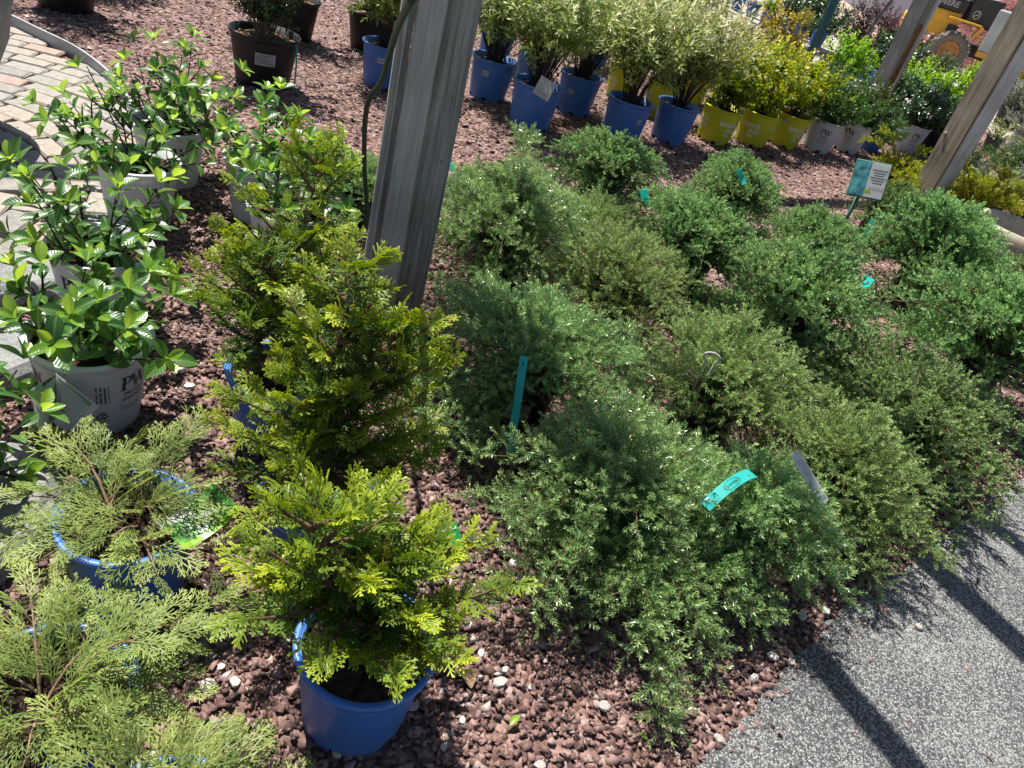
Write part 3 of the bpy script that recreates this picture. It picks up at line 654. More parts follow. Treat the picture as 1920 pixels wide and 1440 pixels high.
# crushed stone: real chips, joined
def chips(n, x0, x1, y0, y1, size, seed, octa=False, mask=None, zc=0.004):
    r = np.random.default_rng(seed); x = r.uniform(x0, x1, n); y = r.uniform(y0, y1, n)
    keep = mask(x, y, r); x = x[keep]; y = y[keep]; n = len(x)
    if octa:
        B = np.array([(1, 0, 0), (0, 1, 0), (-1, 0, 0), (0, -1, 0), (0.1, 0, 1), (0, 0, -1)], float) * .62; T = np.array([(0, 1, 4), (1, 2, 4), (2, 3, 4), (3, 0, 4)])
    else:
        B = np.array([(-1, -1, -1), (1, -1, -1), (1, 1, -1), (-1, 1, -1), (-1, -1, 1), (1, -1, 1), (1, 1, 1), (-1, 1, 1)], float) * .5
        T = np.array([(4, 5, 6), (4, 6, 7), (0, 1, 5), (0, 5, 4), (1, 2, 6), (1, 6, 5), (2, 3, 7), (2, 7, 6), (3, 0, 4), (3, 4, 7)])
    v_ = np.stack([x, y, np.zeros(n) - HC], 1); zc_ = v_ @ FW; a_ = (v_ @ R0) * FPX / zc_; b_ = (v_ @ U0) * FPX / zc_; px_ = 960 + a_ * RI[0] + b_ * UI[0]; py_ = 720 + a_ * RI[1] + b_ * UI[1]
    keep = (zc_ > .1) & (px_ > -420) & (px_ < 2340) & (py_ > -400) & (py_ < 1900); x = x[keep]; y = y[keep]; n = len(x)     # leave out what lies well outside any near view
    nb = len(B); s = size * np.clip(r.lognormal(0, .32, n), .45, 2.2)
    V = B[None] + r.normal(size=(n, nb, 3)) * .22; V *= np.stack([s * r.uniform(.8, 1.25, n), s * r.uniform(.6, .95, n), s * r.uniform(.22, .42, n)], 1)[:, None, :]
    a = r.uniform(0, 2 * PI, n); tx = r.normal(size=n) * .28; ty = r.normal(size=n) * .28
    ca, sa = np.cos(a), np.sin(a); X = V[..., 0] * ca[:, None] - V[..., 1] * sa[:, None]; Y = V[..., 0] * sa[:, None] + V[..., 1] * ca[:, None]
    Z = V[..., 2] + X * tx[:, None] + Y * ty[:, None]
    V = np.stack([X + x[:, None], Y + y[:, None], Z + zc + r.uniform(0, .006, n)[:, None]], 2)
    Fc = T[None] + (np.arange(n) * nb)[:, None, None]
    col = np.repeat(np.stack([np.clip(r.beta(1.5, 1.8, n) + (r.random(n) < .02) * .35, 0, 1), r.random(n), r.random(n)], 1), nb, axis=0)
    return V.reshape(-1, 3), Fc.reshape(-1, 3), col
def edge_dist(x, y):
    P = ed[:, :2]; d = np.min(np.hypot(x[:, None] - P[None, :, 0], y[:, None] - P[None, :, 1]), axis=1); return d
def near_mask(x, y, r):
    a = inside(asph_poly, x, y); p = inside(path_poly, x, y); d = edge_dist(x, y)
    k = ~a & ~p; k |= a & (r.random(len(x)) < np.exp(-d / .022) * .55 + .0012 * (d < .6)); k |= p & (r.random(len(x)) < .012); return k
Vg, Fg, Cg = chips(100000, -2.4, 2.9, .42, 3.6, .0108, 11, False, near_mask)
tag(mobj('gravel', mesh_np('gravel', Vg, Fg, Cg, 'gravel_stones')), 'crushed reddish brown stone chips covering the bed between the pots', 'gravel', kind='stuff')
def mid_mask(x, y, r):
    p = inside(path_poly, x, y); return (~p & ~inside(asph_poly, x, y)) | (p & (r.random(len(x)) < .03))
Vg, Fg, Cg = chips(50000, -5.2, 5.5, 3.6, 9.5, .021, 12, True, mid_mask)
tag(mobj('gravel', mesh_np('gravel', Vg, Fg, Cg, 'gravel_stones')), 'crushed reddish brown stone chips under the back row of pots', 'gravel', kind='stuff')

def rock(name, seed, sx, sy, sz, mat, loc, rz, label=None, cat='rock', group=None, sub=3, amp=.22):
    r = random.Random(seed); bm = bmesh.new(); bmesh.ops.create_icosphere(bm, subdivisions=sub, radius=1)
    from mathutils import noise
    for v in bm.verts:
        d = noise.noise(v.co * 1.3 + Vector((seed, 0, 0))) * amp + noise.noise(v.co * 3.1 + Vector((0, seed, 0))) * amp * .4
        v.co = v.co * (1 + d); v.co.z = max(-.6, min(.55 + .1 * d, v.co.z)); v.co.x *= sx; v.co.y *= sy; v.co.z *= sz
    me = bpy.data.meshes.new(name); bm.to_mesh(me); bm.free(); me.materials.append(MATS[mat])
    c = me.color_attributes.new('Col', 'FLOAT_COLOR', 'POINT'); g = r.random(); c.data.foreach_set('color', np.tile([g, g, g, 1.], len(me.vertices)))
    o = mobj(name, me, None, loc, rz); return tag(o, label, cat, group) if label else o
g = gnd(35, 545); rock('granite_slab', 1, .17, .12, .09, 'granite', (g[0], g[1], .03), .5, 'rough pale granite slab beside the pair of white pots at the path end')
g = gnd(5, 690); rock('granite_slab', 2, .13, .15, .10, 'granite', (g[0], g[1], .03), .2, 'lichen spotted granite slab beside the white pot with hanging cards')
g = gnd(-70, 1010); rock('granite_slab', 4, .17, .28, .12, 'granite', (g[0], g[1], .03), .1, 'large flat grey granite slab beside the feathery conifers in blue pots')
PS = [(1440, 1170), (1480, 1245), (1445, 1235), (945, 1260), (960, 1060), (1130, 1330), (1275, 1375), (1345, 1390), (830, 1300), (630, 1415), (935, 1285), (900, 1230), (1355, 1105), (415, 1255), (440, 1285), (390, 1290),
      (1555, 990), (1720, 1180), (1660, 1000), (340, 700), (355, 730), (325, 690), (770, 1330), (830, 1405), (1250, 1050), (1545, 1150), (1500, 640), (505, 1165), (865, 1355), (1010, 1440), (1500, 1160)]
for i, p in enumerate(PS):
    g = gnd(*p); s = (.018, .012, .016, .010, .014)[i % 5]
    rock('pale_stone', 50 + i, s, s * .75, s * .6, 'pale_stone', (g[0], g[1], s * .35 + .007), i * 1.3, 'small pale grey stone lying among the reddish gravel chips', 'stone', 'pale stones in the gravel', 2, .3)

# ================================================================== POTS
_cache = {}
def pot_meshes(mat, rt, rb, h, notch=True, lip=.011):
    key = (mat, rt, rb, h, notch)
    if key in _cache: return _cache[key]
    n = 48; nz = .085 * h; rr = lambda z: rb + (rt - rb) * z / h
    prof = [(rb, 0), (rr(nz), nz), (rr(h * .5), h * .5), (rr(h - .022), h - .022), (rr(h) - .004, h - .004), (rr(h) - .006, h - .004), (rr(h * .5) - .004, h * .5), (rr(nz) - .004, nz), (.0, nz + .002)]
    nset = {k for a in range(6) for k in (a * 8 + 3, a * 8 + 4)} if notch else set()
    V, F = lathe(prof, n, lambda i, k: i == 0 and k in nset)
    wall = mesh_py('pot', V, F, mat, True)
    rl = [(rr(h - .024), h - .024), (rr(h - .022) + lip * .8, h - .021), (rr(h) + lip, h - .004), (rr(h) + lip * .7, h), (rr(h) - .003, h), (rr(h) - .005, h - .02)]
    V, F = lathe(rl, n); rim = mesh_py('rim', V, F, mat, True)
    zs = h * .86; r = np.random.default_rng(2); prof = [(rr(zs) - .003, zs), (rt * .75, zs + .006), (rt * .45, zs + .012), (rt * .2, zs + .016), (0.001, zs + .018)]
    V, F = lathe(prof, 28); V = [(x + r.normal() * .003, y + r.normal() * .003, z + r.normal() * .005) for x, y, z in V]
    soil = mesh_py('soil', V, F, 'soil', True)
    _cache[key] = (wall, rim, soil, rr); return _cache[key]
POTS = {'blue3': ('blue_pot', .138, .112, .25, True), 'blue7': ('blue_pot', .172, .142, .31, True), 'white': ('white_pot', .153, .115, .275, False), 'white7': ('white_pot', .172, .128, .30, True),
        'yellow': ('yellow_pot', .178, .142, .30, True), 'black3': ('black_pot', .125, .10, .21, False), 'black_big': ('black_pot', .215, .165, .32, False), 'grey': ('grey_pot', .12, .09, .2, False), 'blue_s': ('blue_pot', .11, .09, .20, False), 'white_s': ('white_pot', .12, .09, .2, False)}
def text_mesh(txt, size, mat, bend=None, ox=0.0, oz=0.0, weight=0.0):
    cu = bpy.data.curves.new('t', 'FONT'); cu.body = txt; cu.size = size; cu.align_x = 'CENTER'; cu.resolution_u = 3; cu.offset = weight
    o = bpy.data.objects.new('t', cu); C.objects.link(o); dg = bpy.context.evaluated_depsgraph_get(); dg.update()
    me = bpy.data.meshes.new_from_object(o.evaluated_get(dg)); bpy.data.objects.remove(o); bpy.data.curves.remove(cu)
    V = [tuple(v.co) for v in me.vertices]; F = [tuple(p.vertices) for p in me.polygons]; bpy.data.meshes.remove(me); return V, F
def bend_pot(V, rr, a0, z0, off=.0022):
    out = []
    for v in V:
        z = z0 + v[1]; r = rr(z) + off; a = a0 + v[0] / r; out.append((r * math.cos(a), r * math.sin(a), z))
    return out
def rect(x0, x1, y0, y1, n=6):
    V = []; F = []
    for i in range(n + 1): x = x0 + (x1 - x0) * i / n; V += [(x, y0, 0), (x, y1, 0)]
    for i in range(n): F.append((2 * i, 2 * i + 2, 2 * i + 3, 2 * i + 1))
    return V, F
def seg2(a, b, w):
    a = np.array(a); b = np.array(b); d = b - a; s = np.array([-d[1], d[0]]) / np.hypot(*d) * w / 2
    return [(*(a - s), 0), (*(b - s), 0), (*(b + s), 0), (*(a + s), 0)], [(0, 1, 2, 3)]
def arc2(c, r, a0, a1, w0, w1=None, n=14, sy=1.0):
    w1 = w1 or w0; V = []; F = []
    for i in range(n + 1):
        t = i / n; a = a0 + (a1 - a0) * t; ww = w0 + (w1 - w0) * math.sin(PI * t)
        for s in (-.5, .5): V.append((c[0] + (r + s * ww) * math.cos(a), c[1] + (r + s * ww) * math.sin(a) * sy, 0))
    for i in range(n): F.append((2 * i, 2 * i + 1, 2 * i + 3, 2 * i + 2))
    return V, F
def scl(p, s, dx=0, dy=0): return [(x * s + dx, y * s + dy, z) for x, y, z in p[0]], p[1]
def pw_logo(S=1.0):
    """PW serif monogram with the words under it, in flat pieces; unit: metres at S=1 (about 0.085 wide)"""
    A = []
    A += [seg2((-.034, 0), (-.034, .042), .0075), seg2((-.042, .0008), (-.025, .0008), .0022), seg2((-.044, .0415), (-.020, .0415), .0022)]
    A += [arc2((-.026, .031), .0105, -PI / 2, PI / 2, .002, .006), seg2((-.034, .0205), (-.026, .0205), .0022), seg2((-.034, .0415), (-.026, .0415), .0022)]
    A += [seg2((-.010, .042), (.004, .0), .0072), seg2((.004, .0), (.014, .036), .0028), seg2((.012, .042), (.026, .0), .0072), seg2((.026, .0), (.038, .042), .0028), seg2((-.016, .0415), (-.003, .0415), .0022), seg2((.006, .0415), (.02, .0415), .0022), seg2((.031, .0415), (.045, .0415), .0022)]
    leaf = (arc2((-.012, .012), .016, R_(-60), R_(75), .001, .009))
    words = []
    for s, y, sz in (('PROVEN', -.020, .0165), ('WINNERS', -.038, .0165)): words.append((lambda p: ([(x, y_ + y, z) for x, y_, z in p[0]], p[1]))(text_mesh(s, sz, None)))
    words.append(seg2((-.042, -.047), (.042, -.047), .001))
    for s, y, sz in (('COLOR CHOICE', -.062, .0105), ('FLOWERING SHRUBS', -.071, .006)): words.append((lambda p: ([(x, y_ + y, z) for x, y_, z in p[0]], p[1]))(text_mesh(s, sz, None)))
    return scl(join(A), S), scl(leaf, S), scl(join(words), S)
PWL = pw_logo()
def knock_logo():
    A = []
    for s, x, y, sz in (('knock', 0, .02, .072), ('out', .035, -.03, .072), ('ROSES', .01, -.062, .02)): A.append((lambda p: ([(a + x, b + y, c) for a, b, c in p[0]], p[1]))(text_mesh(s, sz, None, weight=.001)))
    return join(A)
KNL = knock_logo()
def recycle5():
    A = []
    P = [np.array([.020 * math.cos(R_(90 + 120 * k)), .018 * math.sin(R_(90 + 120 * k))]) for k in range(3)]
    for k in range(3):
        a, b = P[k], P[(k + 1) % 3]; A.append(seg2(a + (b - a) * .15, a + (b - a) * .66, .0032)); d = (b - a) / np.hypot(*(b - a)); s = np.array([-d[1], d[0]]); q = a + (b - a) * .64
        A.append(([(*(q + s * .0045), 0), (*(q - s * .0045), 0), (*(q + d * .008), 0)], [(0, 1, 2)]))
    A.append((lambda p: ([(x, y - .006, z) for x, y, z in p[0]], p[1]))(text_mesh('5', .019, None)))
    A.append((lambda p: ([(x, y - .022, z) for x, y, z in p[0]], p[1]))(text_mesh('100% Recyclable', .006, None)))
    return join(A)
def decals(pot, kind, a0, off0=0.0, extra=False):
    """printed lettering and stickers on a pot (sub-parts of the pot); a0 = angle that faces the aisle"""
    mat, rt, rb, h, nt_ = POTS[kind]; rr = pot_meshes(*POTS[kind])[3]
    if kind.startswith('white'):
        s = h / .275
        for d in (0, 2 * PI / 3, -2 * PI / 3):
            a = a0 + off0 + d
            if math.cos(a - a0) < -.35: continue
            for (v, f), m in zip(PWL, ('print_black', 'print_green', 'print_black')):
                mobj('printed_logo', mesh_py('printed_logo', bend_pot([(x * s * 1.12, y * s * 1.12, z) for x, y, z in v], rr, a, h * .60), f, m), pot)
    if kind == 'yellow':
        for d in (0, 1.75, -1.75):
            a = a0 + off0 + d
            if math.cos(a - a0) < -.2: continue
            mobj('printed_logo', mesh_py('printed_logo', bend_pot(KNL[0], rr, a, h * .50), KNL[1], 'print_white'), pot)
def sticker(pot, kind, a, zf, w=.055, hh=.04, lines=True, mat='white_label', txt=None):
    rr = pot_meshes(*POTS[kind])[3]; h = POTS[kind][3]; V, F = rect(-w / 2, w / 2, -hh / 2, hh / 2)
    s = mobj('price_sticker', mesh_py('price_sticker', bend_pot(V, rr, a, h * zf, .0016), F, mat), pot)
    return s
def potted(name, label, cat, kind, loc, fm, sm, rz=0.0, scale=1.0, group=None, face=None, off0=0.0, tilt=None, soil=None, deco=True, stick=None, prz=0.0, hf=1.0):
    t = thing(name, label, cat, (loc[0], loc[1], loc[2] if len(loc) > 2 and loc[2] > .3 else 0), rz, group); t.scale = (scale,) * 3
    if tilt: t.rotation_euler = (tilt[0], tilt[1], rz)
    wall, rim, so, rr = pot_meshes(*POTS[kind])
    p = mobj('pot', wall, t); mobj('rim', rim, p); sp_ = mobj('soil', so, t)
    if soil:
        sp_.data = so.copy(); sp_.data.materials.clear(); sp_.data.materials.append(MATS[soil])
    if fm:
        f = mobj('foliage', fm, t, rotz=prz); f['kind'] = 'stuff'; f.scale[2] = hf
        s_ = mobj('stems', sm, t, rotz=prz); s_.scale[2] = hf
    a0 = (facing(loc) - rz) if face is None else face
    if deco: decals(p, kind, a0, off0)
    if stick is not None:
        k = stick if isinstance(stick, tuple) else (stick, .62)
        s = sticker(p, kind, a0 + k[0], k[1])
        h = POTS[kind][3]; V, F = join([rect(-.02, -.004, -.004, .006, 2), rect(.002, .018, -.004, .006, 2)]); mobj('printed_price', mesh_py('printed_price', bend_pot(V, rr, a0 + k[0], h * k[1], .0028), F, 'print_grey'), p)
    return t
def loc_of(px, py, zr): g = gnd(px, py, zr); return np.array([g[0], g[1], 0.])

# ================================================================== TIMBER POSTS AND OVERHEAD RAFTERS
def rough_box(name, sx, sy, sz, mat, seed, bev=.008, amp=.0025, rounded=False):
    bm = bmesh.new(); bmesh.ops.create_cube(bm, size=1); bmesh.ops.scale(bm, vec=(sx, sy, sz), verts=bm.verts); bmesh.ops.translate(bm, vec=(0, 0, sz / 2), verts=bm.verts)
    ve = [e for e in bm.edges if abs(e.verts[0].co.z - e.verts[1].co.z) > .1]
    bmesh.ops.bevel(bm, geom=ve, offset=(min(sx, sy) * .46 if rounded else bev), segments=(5 if rounded else 2), affect='EDGES')
    ve = [e for e in bm.edges if abs(e.verts[0].co.z - e.verts[1].co.z) > .1]; bmesh.ops.subdivide_edges(bm, edges=ve, cuts=40, use_grid_fill=True)
    from mathutils import noise
    for v in bm.verts:
        q = Vector((v.co.x * 14, v.co.y * 14, v.co.z * 2.2)) + Vector((seed * 3.1, 0, 0)); k = noise.noise(q); d = Vector((v.co.x, v.co.y, 0)); d.normalize()
        v.co += d * k * amp + Vector((noise.noise(Vector((v.co.z * .9, seed, 0))) * .006, noise.noise(Vector((v.co.z * .9, 0, seed))) * .006, 0))
    me = bpy.data.meshes.new(name); bm.to_mesh(me); bm.free(); me.materials.append(MATS[mat]); return me
pg = gnd(724, 612); fa = math.atan2(-pg[1], -pg[0]) + PI / 2
post = thing('timber_post', 'weathered grey post of bolted timber and boards rising between the golden cypress and the junipers', 'post', (pg[0], pg[1], -.04), fa + .10)
# local x = right along the face seen from the lane, local -y = towards the lane
tb = mobj('timber', rough_box('timber', .115, .125, 3.05, 'post_wood', 1, .012, .004), post, (.058, .030, 0))
bd = mobj('board', rough_box('board', .086, .036, 3.0, 'board_wood', 2, .004, .001), post, (-.036, -.050, 0.0))
mobj('batten', rough_box('batten', .044, .085, 2.9, 'round_wood', 3, .02, .002, True), post, (-.103, -.020, 0))
def disc(r, th, n=12):
    V, F = lathe([(0.0005, th), (r * .7, th), (r, th * .5), (r, -.004)], n); return V, F
for (x, y, z, r) in ((-.05, -.0705, .42, .007), (.085, -.034, .75, .006), (-.03, -.0705, 1.25, .005)):
    V, F = disc(r, .003); V = [(a, -c_, b) for a, b, c_ in V]; mobj('bolt_head', mesh_py('bolt_head', V, F, 'nail', True), post, (x, y, z))
for kx, kz, kr in ((.09, 1.36, .022), (.05, 1.39, .016)):
    A = []
    for q in range(4):
        V, F = lathe([(kr * (1 - q * .25), .0015 + .001 * q), (kr * (1 - q * .25) - .0025, .003 + .001 * q), (max(.0005, kr * (1 - q * .25) - .005), .0018 + .001 * q)], 20); A.append((V, F))
    V, F = join(A); V = [(a, -c_, b * 1.25) for a, b, c_ in V]; mobj('knot', mesh_py('knot', V, F, 'post_wood', True), post, (kx, -.036, kz))
# cable hanging down beside the near post, from the batten to the ground
cbl = []
for (px, py), z in zip(((775, -10), (742, 62), (716, 150), (688, 200), (683, 300), (688, 390), (686, 440), (680, 480)), (1.36, 1.18, .96, .83, .57, .34, .21, .0)):
    g_ = gnd(px, py, z); dist = np.hypot(*(g_[:2])); cbl.append(g_)
tag(mobj('power_cable', tube_mesh('power_cable', spline(cbl, 8), .009, 'dark_cable', 8)), 'dark green cable hanging beside the weathered grey post', 'cable')

rg = gnd(1712, 405); 
rp = thing('timber_post', 'brown square timber post with one whitened face beside the plant sign', 'post', (rg[0], rg[1], -.04), facing(rg) + PI / 2 + R_(-33))
mobj('timber', rough_box('timber', .20, .20, 3.0, 'brown_wood', 5, .012, .004), rp)
mobj('whitened_face', rough_box('whitened_face', .004, .185, 2.98, 'white_wood', 6, .0015, .0), rp, (.1055, 0, .005))
V, F = disc(.016, .006); V = [(a, -c_, b) for a, b, c_ in V]; mobj('knot', mesh_py('knot', V, F, 'brown_wood', True), rp, (-.06, -.103, .72))
# back post with a reddish board fixed to its foot
g2 = gnd(1612, 243)
p2 = thing('timber_post', 'weathered grey post with a reddish board on its foot behind the white pots', 'post', (g2[0], g2[1], -.04), facing(g2) + PI / 2 - .5)
mobj('timber', rough_box('timber', .19, .19, 2.9, 'post_wood', 8, .012, .004), p2)
mobj('board', rough_box('board', .012, .17, 1.25, 'brown_board', 9, .002, .001), p2, (.1035, 0, 0))
mobj('conduit', tube_mesh('conduit', [(.15, -.03, 0), (.15, -.03, 2.9)], .022, 'galvanized', 10), p2)
# overhead rafters of the sales shelter, carried above the posts
dr = np.array([.62, -.785]); nn_ = np.array([.785, .62]); ZR = 2.98
shift = np.array([SV.x, SV.y]) / SV.z * ZR
for i, (off, wd, a, b) in enumerate(((1.74, .10, -3.6, 2.7), (2.50, .12, -3.6, 2.7), (3.0, .09, -3.6, 2.7), (4.35, .09, -3.6, 2.7))):
    pc = nn_ * off + shift; s, e = pc + dr * a, pc + dr * b; ln = b - a
    me = rough_box('rafter', wd, .14, ln, 'board_wood', 20 + i, .006, .001)
    r_ = mobj('rafter', me, None, (s[0], s[1], ZR)); d3 = Vector((dr[0], dr[1], 0)); r_.rotation_euler = d3.to_track_quat('Z', 'Y').to_euler()
    tag(r_, 'overhead grey timber rafter carried above the posts', 'rafter', 'overhead rafters')
for i, al in enumerate((-3.5, 2.6)):
    me = rough_box('cross_beam', .10, .16, 8., 'board_wood', 30 + i, .006, .001); s = nn_ * 3 + shift + dr * al - nn_ * 4
    r_ = mobj('cross_beam', me, None, (s[0], s[1], 2.84)); r_.rotation_euler = Vector((nn_[0], nn_[1], 0)).to_track_quat('Z', 'Y').to_euler()
    tag(r_, ('overhead cross beam under the rafters above the back row', 'overhead cross beam under the rafters above the asphalt lane')[i], 'beam')

# ================================================================== JUNIPERS IN BLACK POTS
def rel(base, tips): return [tuple(gnd(px, py, z) - base + [0, 0, 0]) for px, py, z in tips]
B = {k: loc_of(*p, .2) for k, p in dict(j1=(1140, 945), j1b=(1395, 985), j2=(985, 700), j3=(935, 465), j4=(688, 345), b1=(1150, 545), b2=(1330, 745), b3=(1555, 905), b0=(1115, 440),
     c1=(1130, 335), c2=(1370, 375), c3=(1295, 478), c4=(1512, 478), c5=(1475, 620), c6=(1730, 505), c7=(1835, 680), c8=(1690, 790), c9=(1655, 405), c10=(1975, 610), c11=(1800, 560)).items()}
J = {}
J['j1'] = juniper('needle', 'juniper_green', .46, .20, .20, 92, .026, 101, rel(B['j1'], [(1240, 1395, .02), (1235, 1330, .05), (1445, 1190, .05), (1345, 1265, .04), (1510, 1105, .07), (985, 1175, .06), (1130, 1205, .05), (940, 1015, .12), (1290, 1200, .08), (1200, 1150, .10), (1400, 1110, .1), (1060, 1160, .08), (1330, 1130, .1)]))
J['j1b'] = juniper('needle', 'juniper_green', .32, .17, .20, 54, .026, 102, rel(B['j1b'], [(1600, 990, .10), (1560, 1010, .1), (1505, 1100, .07), (1440, 1180, .05)]))
J['j2'] = juniper('needle', 'juniper_green', .46, .24, .20, 92, .026, 103, rel(B['j2'], [(760, 760, .08), (820, 850, .08), (730, 690, .12), (1190, 640, .25), (880, 890, .08), (1080, 820, .22)]), clear=[np.append(gnd(1003, 765, z_) - B['j2'], r_) for z_, r_ in ((.08, .09), (.16, .085), (.24, .08), (.32, .07), (.40, .06))])
J['j3'] = juniper('needle', 'juniper_green', .54, .30, .20, 96, .028, 104, [(-.25, .75, .22), (.1, .8, .2), (-.05, .72, .48)], .0 + 1.1)
J['b1'] = juniper('needle_b', 'juniper_olive', .44, .22, .20, 80, .028, 105, (), 1.1)
J['b2'] = juniper('needle_b', 'juniper_olive', .40, .26, .20, 78, .028, 106, rel(B['b2'], [(1465, 720, .2), (1440, 790, .2), (1400, 820, .15)]), 1.1)
J['b3'] = juniper('needle_b', 'juniper_olive', .36, .24, .18, 76, .027, 107, rel(B['b3'], [(1628, 1100, .02), (1690, 990, .08), (1640, 1040, .08), (1430, 800, .3), (1690, 880, .15)]), 1.1)
for i, s in enumerate((111, 112, 113)):
    J['d%d' % i] = juniper('dense', 'juniper_dense', .46, .26, .20, 125, .031, s, (), 1.3, .75, .35)
J['d3'] = juniper('dense', 'juniper_dense', .56, .20, .20, 150, .031, 114, rel(B['c8'], [(1880, 930, .04), (1540, 700, .15), (1560, 760, .1), (1850, 900, .06), (1760, 900, .08)]), 1.2, .6, .3)
JL = [('j1', 'j1', 1, 0, 'large needled juniper trailing long branches over the gravel in front', 1),
      ('j1b', 'j1b', 1, 0, 'juniper with a bent teal label printed with an oval, beside the asphalt', 1),
      ('j2', 'j2', 1, 0, 'spreading blue green juniper with upright teal label and white pot sticker', 1),
      ('j3', 'j3', 1, 0, 'tall loose juniper behind the weathered grey post', 1),
      ('j4', 'j3', .55, 2.0, 'small juniper squeezed between the grey post and the glossy leaved shrubs', 1),
      ('b0', 'b1', .8, 2.1, 'small olive juniper between the tall loose juniper and the dense mounds', 1),
      ('b1', 'b1', 1, 0, 'olive tinted juniper behind the one with the upright teal label', 1),
      ('b2', 'b2', 1, 0, 'olive juniper with pale twig loop on top, right of the teal label', 1),
      ('b3', 'b3', 1, 0, 'light yellow green juniper with a white barcode label', 1),
      ('c1', 'd0', .92, 0, 'dense dark mound juniper nearest the blue willow pots', 1),
      ('c2', 'd1', .92, 1.0, 'dense dark mound juniper with curled teal label near the yellow pots', 1),
      ('c3', 'd2', .98, 2.0, 'round dense juniper with a small teal label at its back', 1),
      ('c4', 'd0', .86, 3.6, 'dense juniper mound at the foot of the plant sign', 1),
      ('c5', 'd1', 1.12, 4.2, 'dense juniper half in shade beside the olive juniper with the twig loop', 1),
      ('c6', 'd2', 1.25, .8, 'broad dense juniper in front of the brown square post', 1),
      ('c7', 'd0', 1.22, 5.3, 'pale lit dense juniper in front of the stone trough', 1),
      ('c8', 'd3', 1.0, 0, 'wide drooping dense juniper beside the asphalt edge', 1),
      ('c10', 'd1', 1.2, 2.6, 'dense juniper at the foot of the stone trough', 1),
      ('c11', 'd2', .85, 2.9, 'low dark juniper tucked between two broad dense junipers', 1)]
for k, m, s, rz, lab, _ in JL:
    fm, sm = J[m]; t = potted('potted_juniper', lab, 'juniper', 'black3', B[k], fm, sm, 0, 1.0, 'potted junipers', prz=rz, deco=False)
    if s != 1:
        for ch in t.children:
            if ch.name.startswith(('foliage', 'stems')): ch.scale = (s, s, s if s > .9 else s * 1.05)
for o in [o for o in bpy.data.objects if o.get('label', '').startswith('olive juniper with pale twig loop')]:
    lp = gnd(1335, 672, .46) - np.array(o.location); cl = [lp + np.array([.020 * math.cos(q) * 1.3, .012 * q / 5, .018 * math.sin(q)]) for q in np.linspace(-.9, 4.3, 12)]
    mobj('twig_loop', tube_mesh('twig_loop', [cl[0] - [.01, .0, .12]] + cl + [cl[-1] - [.0, .0, .12]], .0045, 'white_wood', 7), o)
# juniper in a leaning black pot behind the sign
fm, sm = J['d1']; t = potted('potted_juniper', 'small dense juniper in a leaning black pot with long teal label behind the sign', 'juniper', 'black3', B['c9'], fm, sm, 0, 1.15, 'potted junipers', tilt=(.10, .10), deco=False)
for ch in t.children:
    if ch.name.startswith(('foliage', 'stems')): ch.scale = (.52, .52, .75)

# ================================================================== GOLDEN CYPRESSES IN BLUE POTS
CF, CM, CB = loc_of(690, 1203, .25), loc_of(602, 920, .25), loc_of(522, 690, .25)
fm, sm = cypress(.62, .215, .29, 201, 56, (-.04, -.03), 2)
potted('potted_cypress', 'low golden fan leaved cypress in a blue pot standing clear on the gravel', 'cypress', 'blue3', CF, fm, sm, 0, 1, 'golden cypresses in blue pots', deco=False)
fm, sm = cypress(.86, .20, .27, 202, 76, (.03, .06), 2, .85)
potted('potted_cypress', 'upright golden cypress with two leaders in a blue pot, middle of three', 'cypress', 'blue3', CM, fm, sm, 0, 1, 'golden cypresses in blue pots', deco=False)
fm, sm = cypress(.87, .21, .28, 203, 60, (-.04, .02), 2, .75)
potted('potted_cypress', 'tallest golden cypress with bare brown trunk next to the white pots', 'cypress', 'blue3', CB, fm, sm, 0, 1, 'golden cypresses in blue pots', deco=False)

# ================================================================== FEATHERY CONIFERS IN BLUE POTS
M1, M2, M3 = loc_of(240, 962, .25), loc_of(85, 1300, .25), loc_of(300, 1590, .25)
f1 = feather(.20, .06, .23, 9, 301, rel(M1, [(20, 1000, .2), (60, 1120, .12), (375, 1060, .2), (130, 830, .3), (180, 1110, .15), (330, 830, .32), (30, 930, .25)]))
f2 = feather(.20, .07, .23, 9, 302, rel(M2, [(400, 1150, .33), (360, 1190, .3), (330, 1300, .26), (60, 1140, .3), (280, 1200, .36), (230, 1400, .3)]))
potted('potted_conifer', 'feathery green conifer in a blue pot with a curved green picture label', 'conifer', 'blue3', M1, f1[0], f1[1], 0, 1, 'feathery conifers in blue pots', deco=False)
potted('potted_conifer', 'feathery conifer in a blue pot, middle of the three feathery ones', 'conifer', 'blue3', M2, f2[0], f2[1], 0, 1, 'feathery conifers in blue pots', deco=False)
potted('potted_conifer', 'feathery conifer reaching over the gravel in front of the other two', 'conifer', 'blue3', M3, f1[0], f1[1], 0, 1, 'feathery conifers in blue pots', deco=False, prz=1.2)

# ================================================================== GLOSSY LEAVED SHRUBS IN WHITE POTS (each leaf its own object)
def leaf_mesh(name, mat, seed, width=.52, curl=.25):
    r = random.Random(seed); V = []; F = []; n = 6; k = r.uniform(.7, 1.3)
    for i in range(n + 1):
        u = i / n; wd = width * .5 * (math.sin(PI * min(1, .06 + .94 * u) ** 1.35) ** .8 if u < 1 else 0.02); wd = max(wd, .02)
        zc = -curl * k * u * u + .06 * u
        for s in (-1, -.5, 0, .5, 1): V.append((s * wd, u, zc + abs(s) * wd * .34 + r.uniform(-.006, .006)))
    for i in range(n):
        for j in range(4): F.append((i * 5 + j, i * 5 + j + 1, (i + 1) * 5 + j + 1, (i + 1) * 5 + j))
    return mesh_py(name, V, F, mat, True)
LM = [leaf_mesh('leaf', 'aronia_mature', i, .50 + .04 * (i % 3), .15 + .1 * (i % 4)) for i in range(5)]
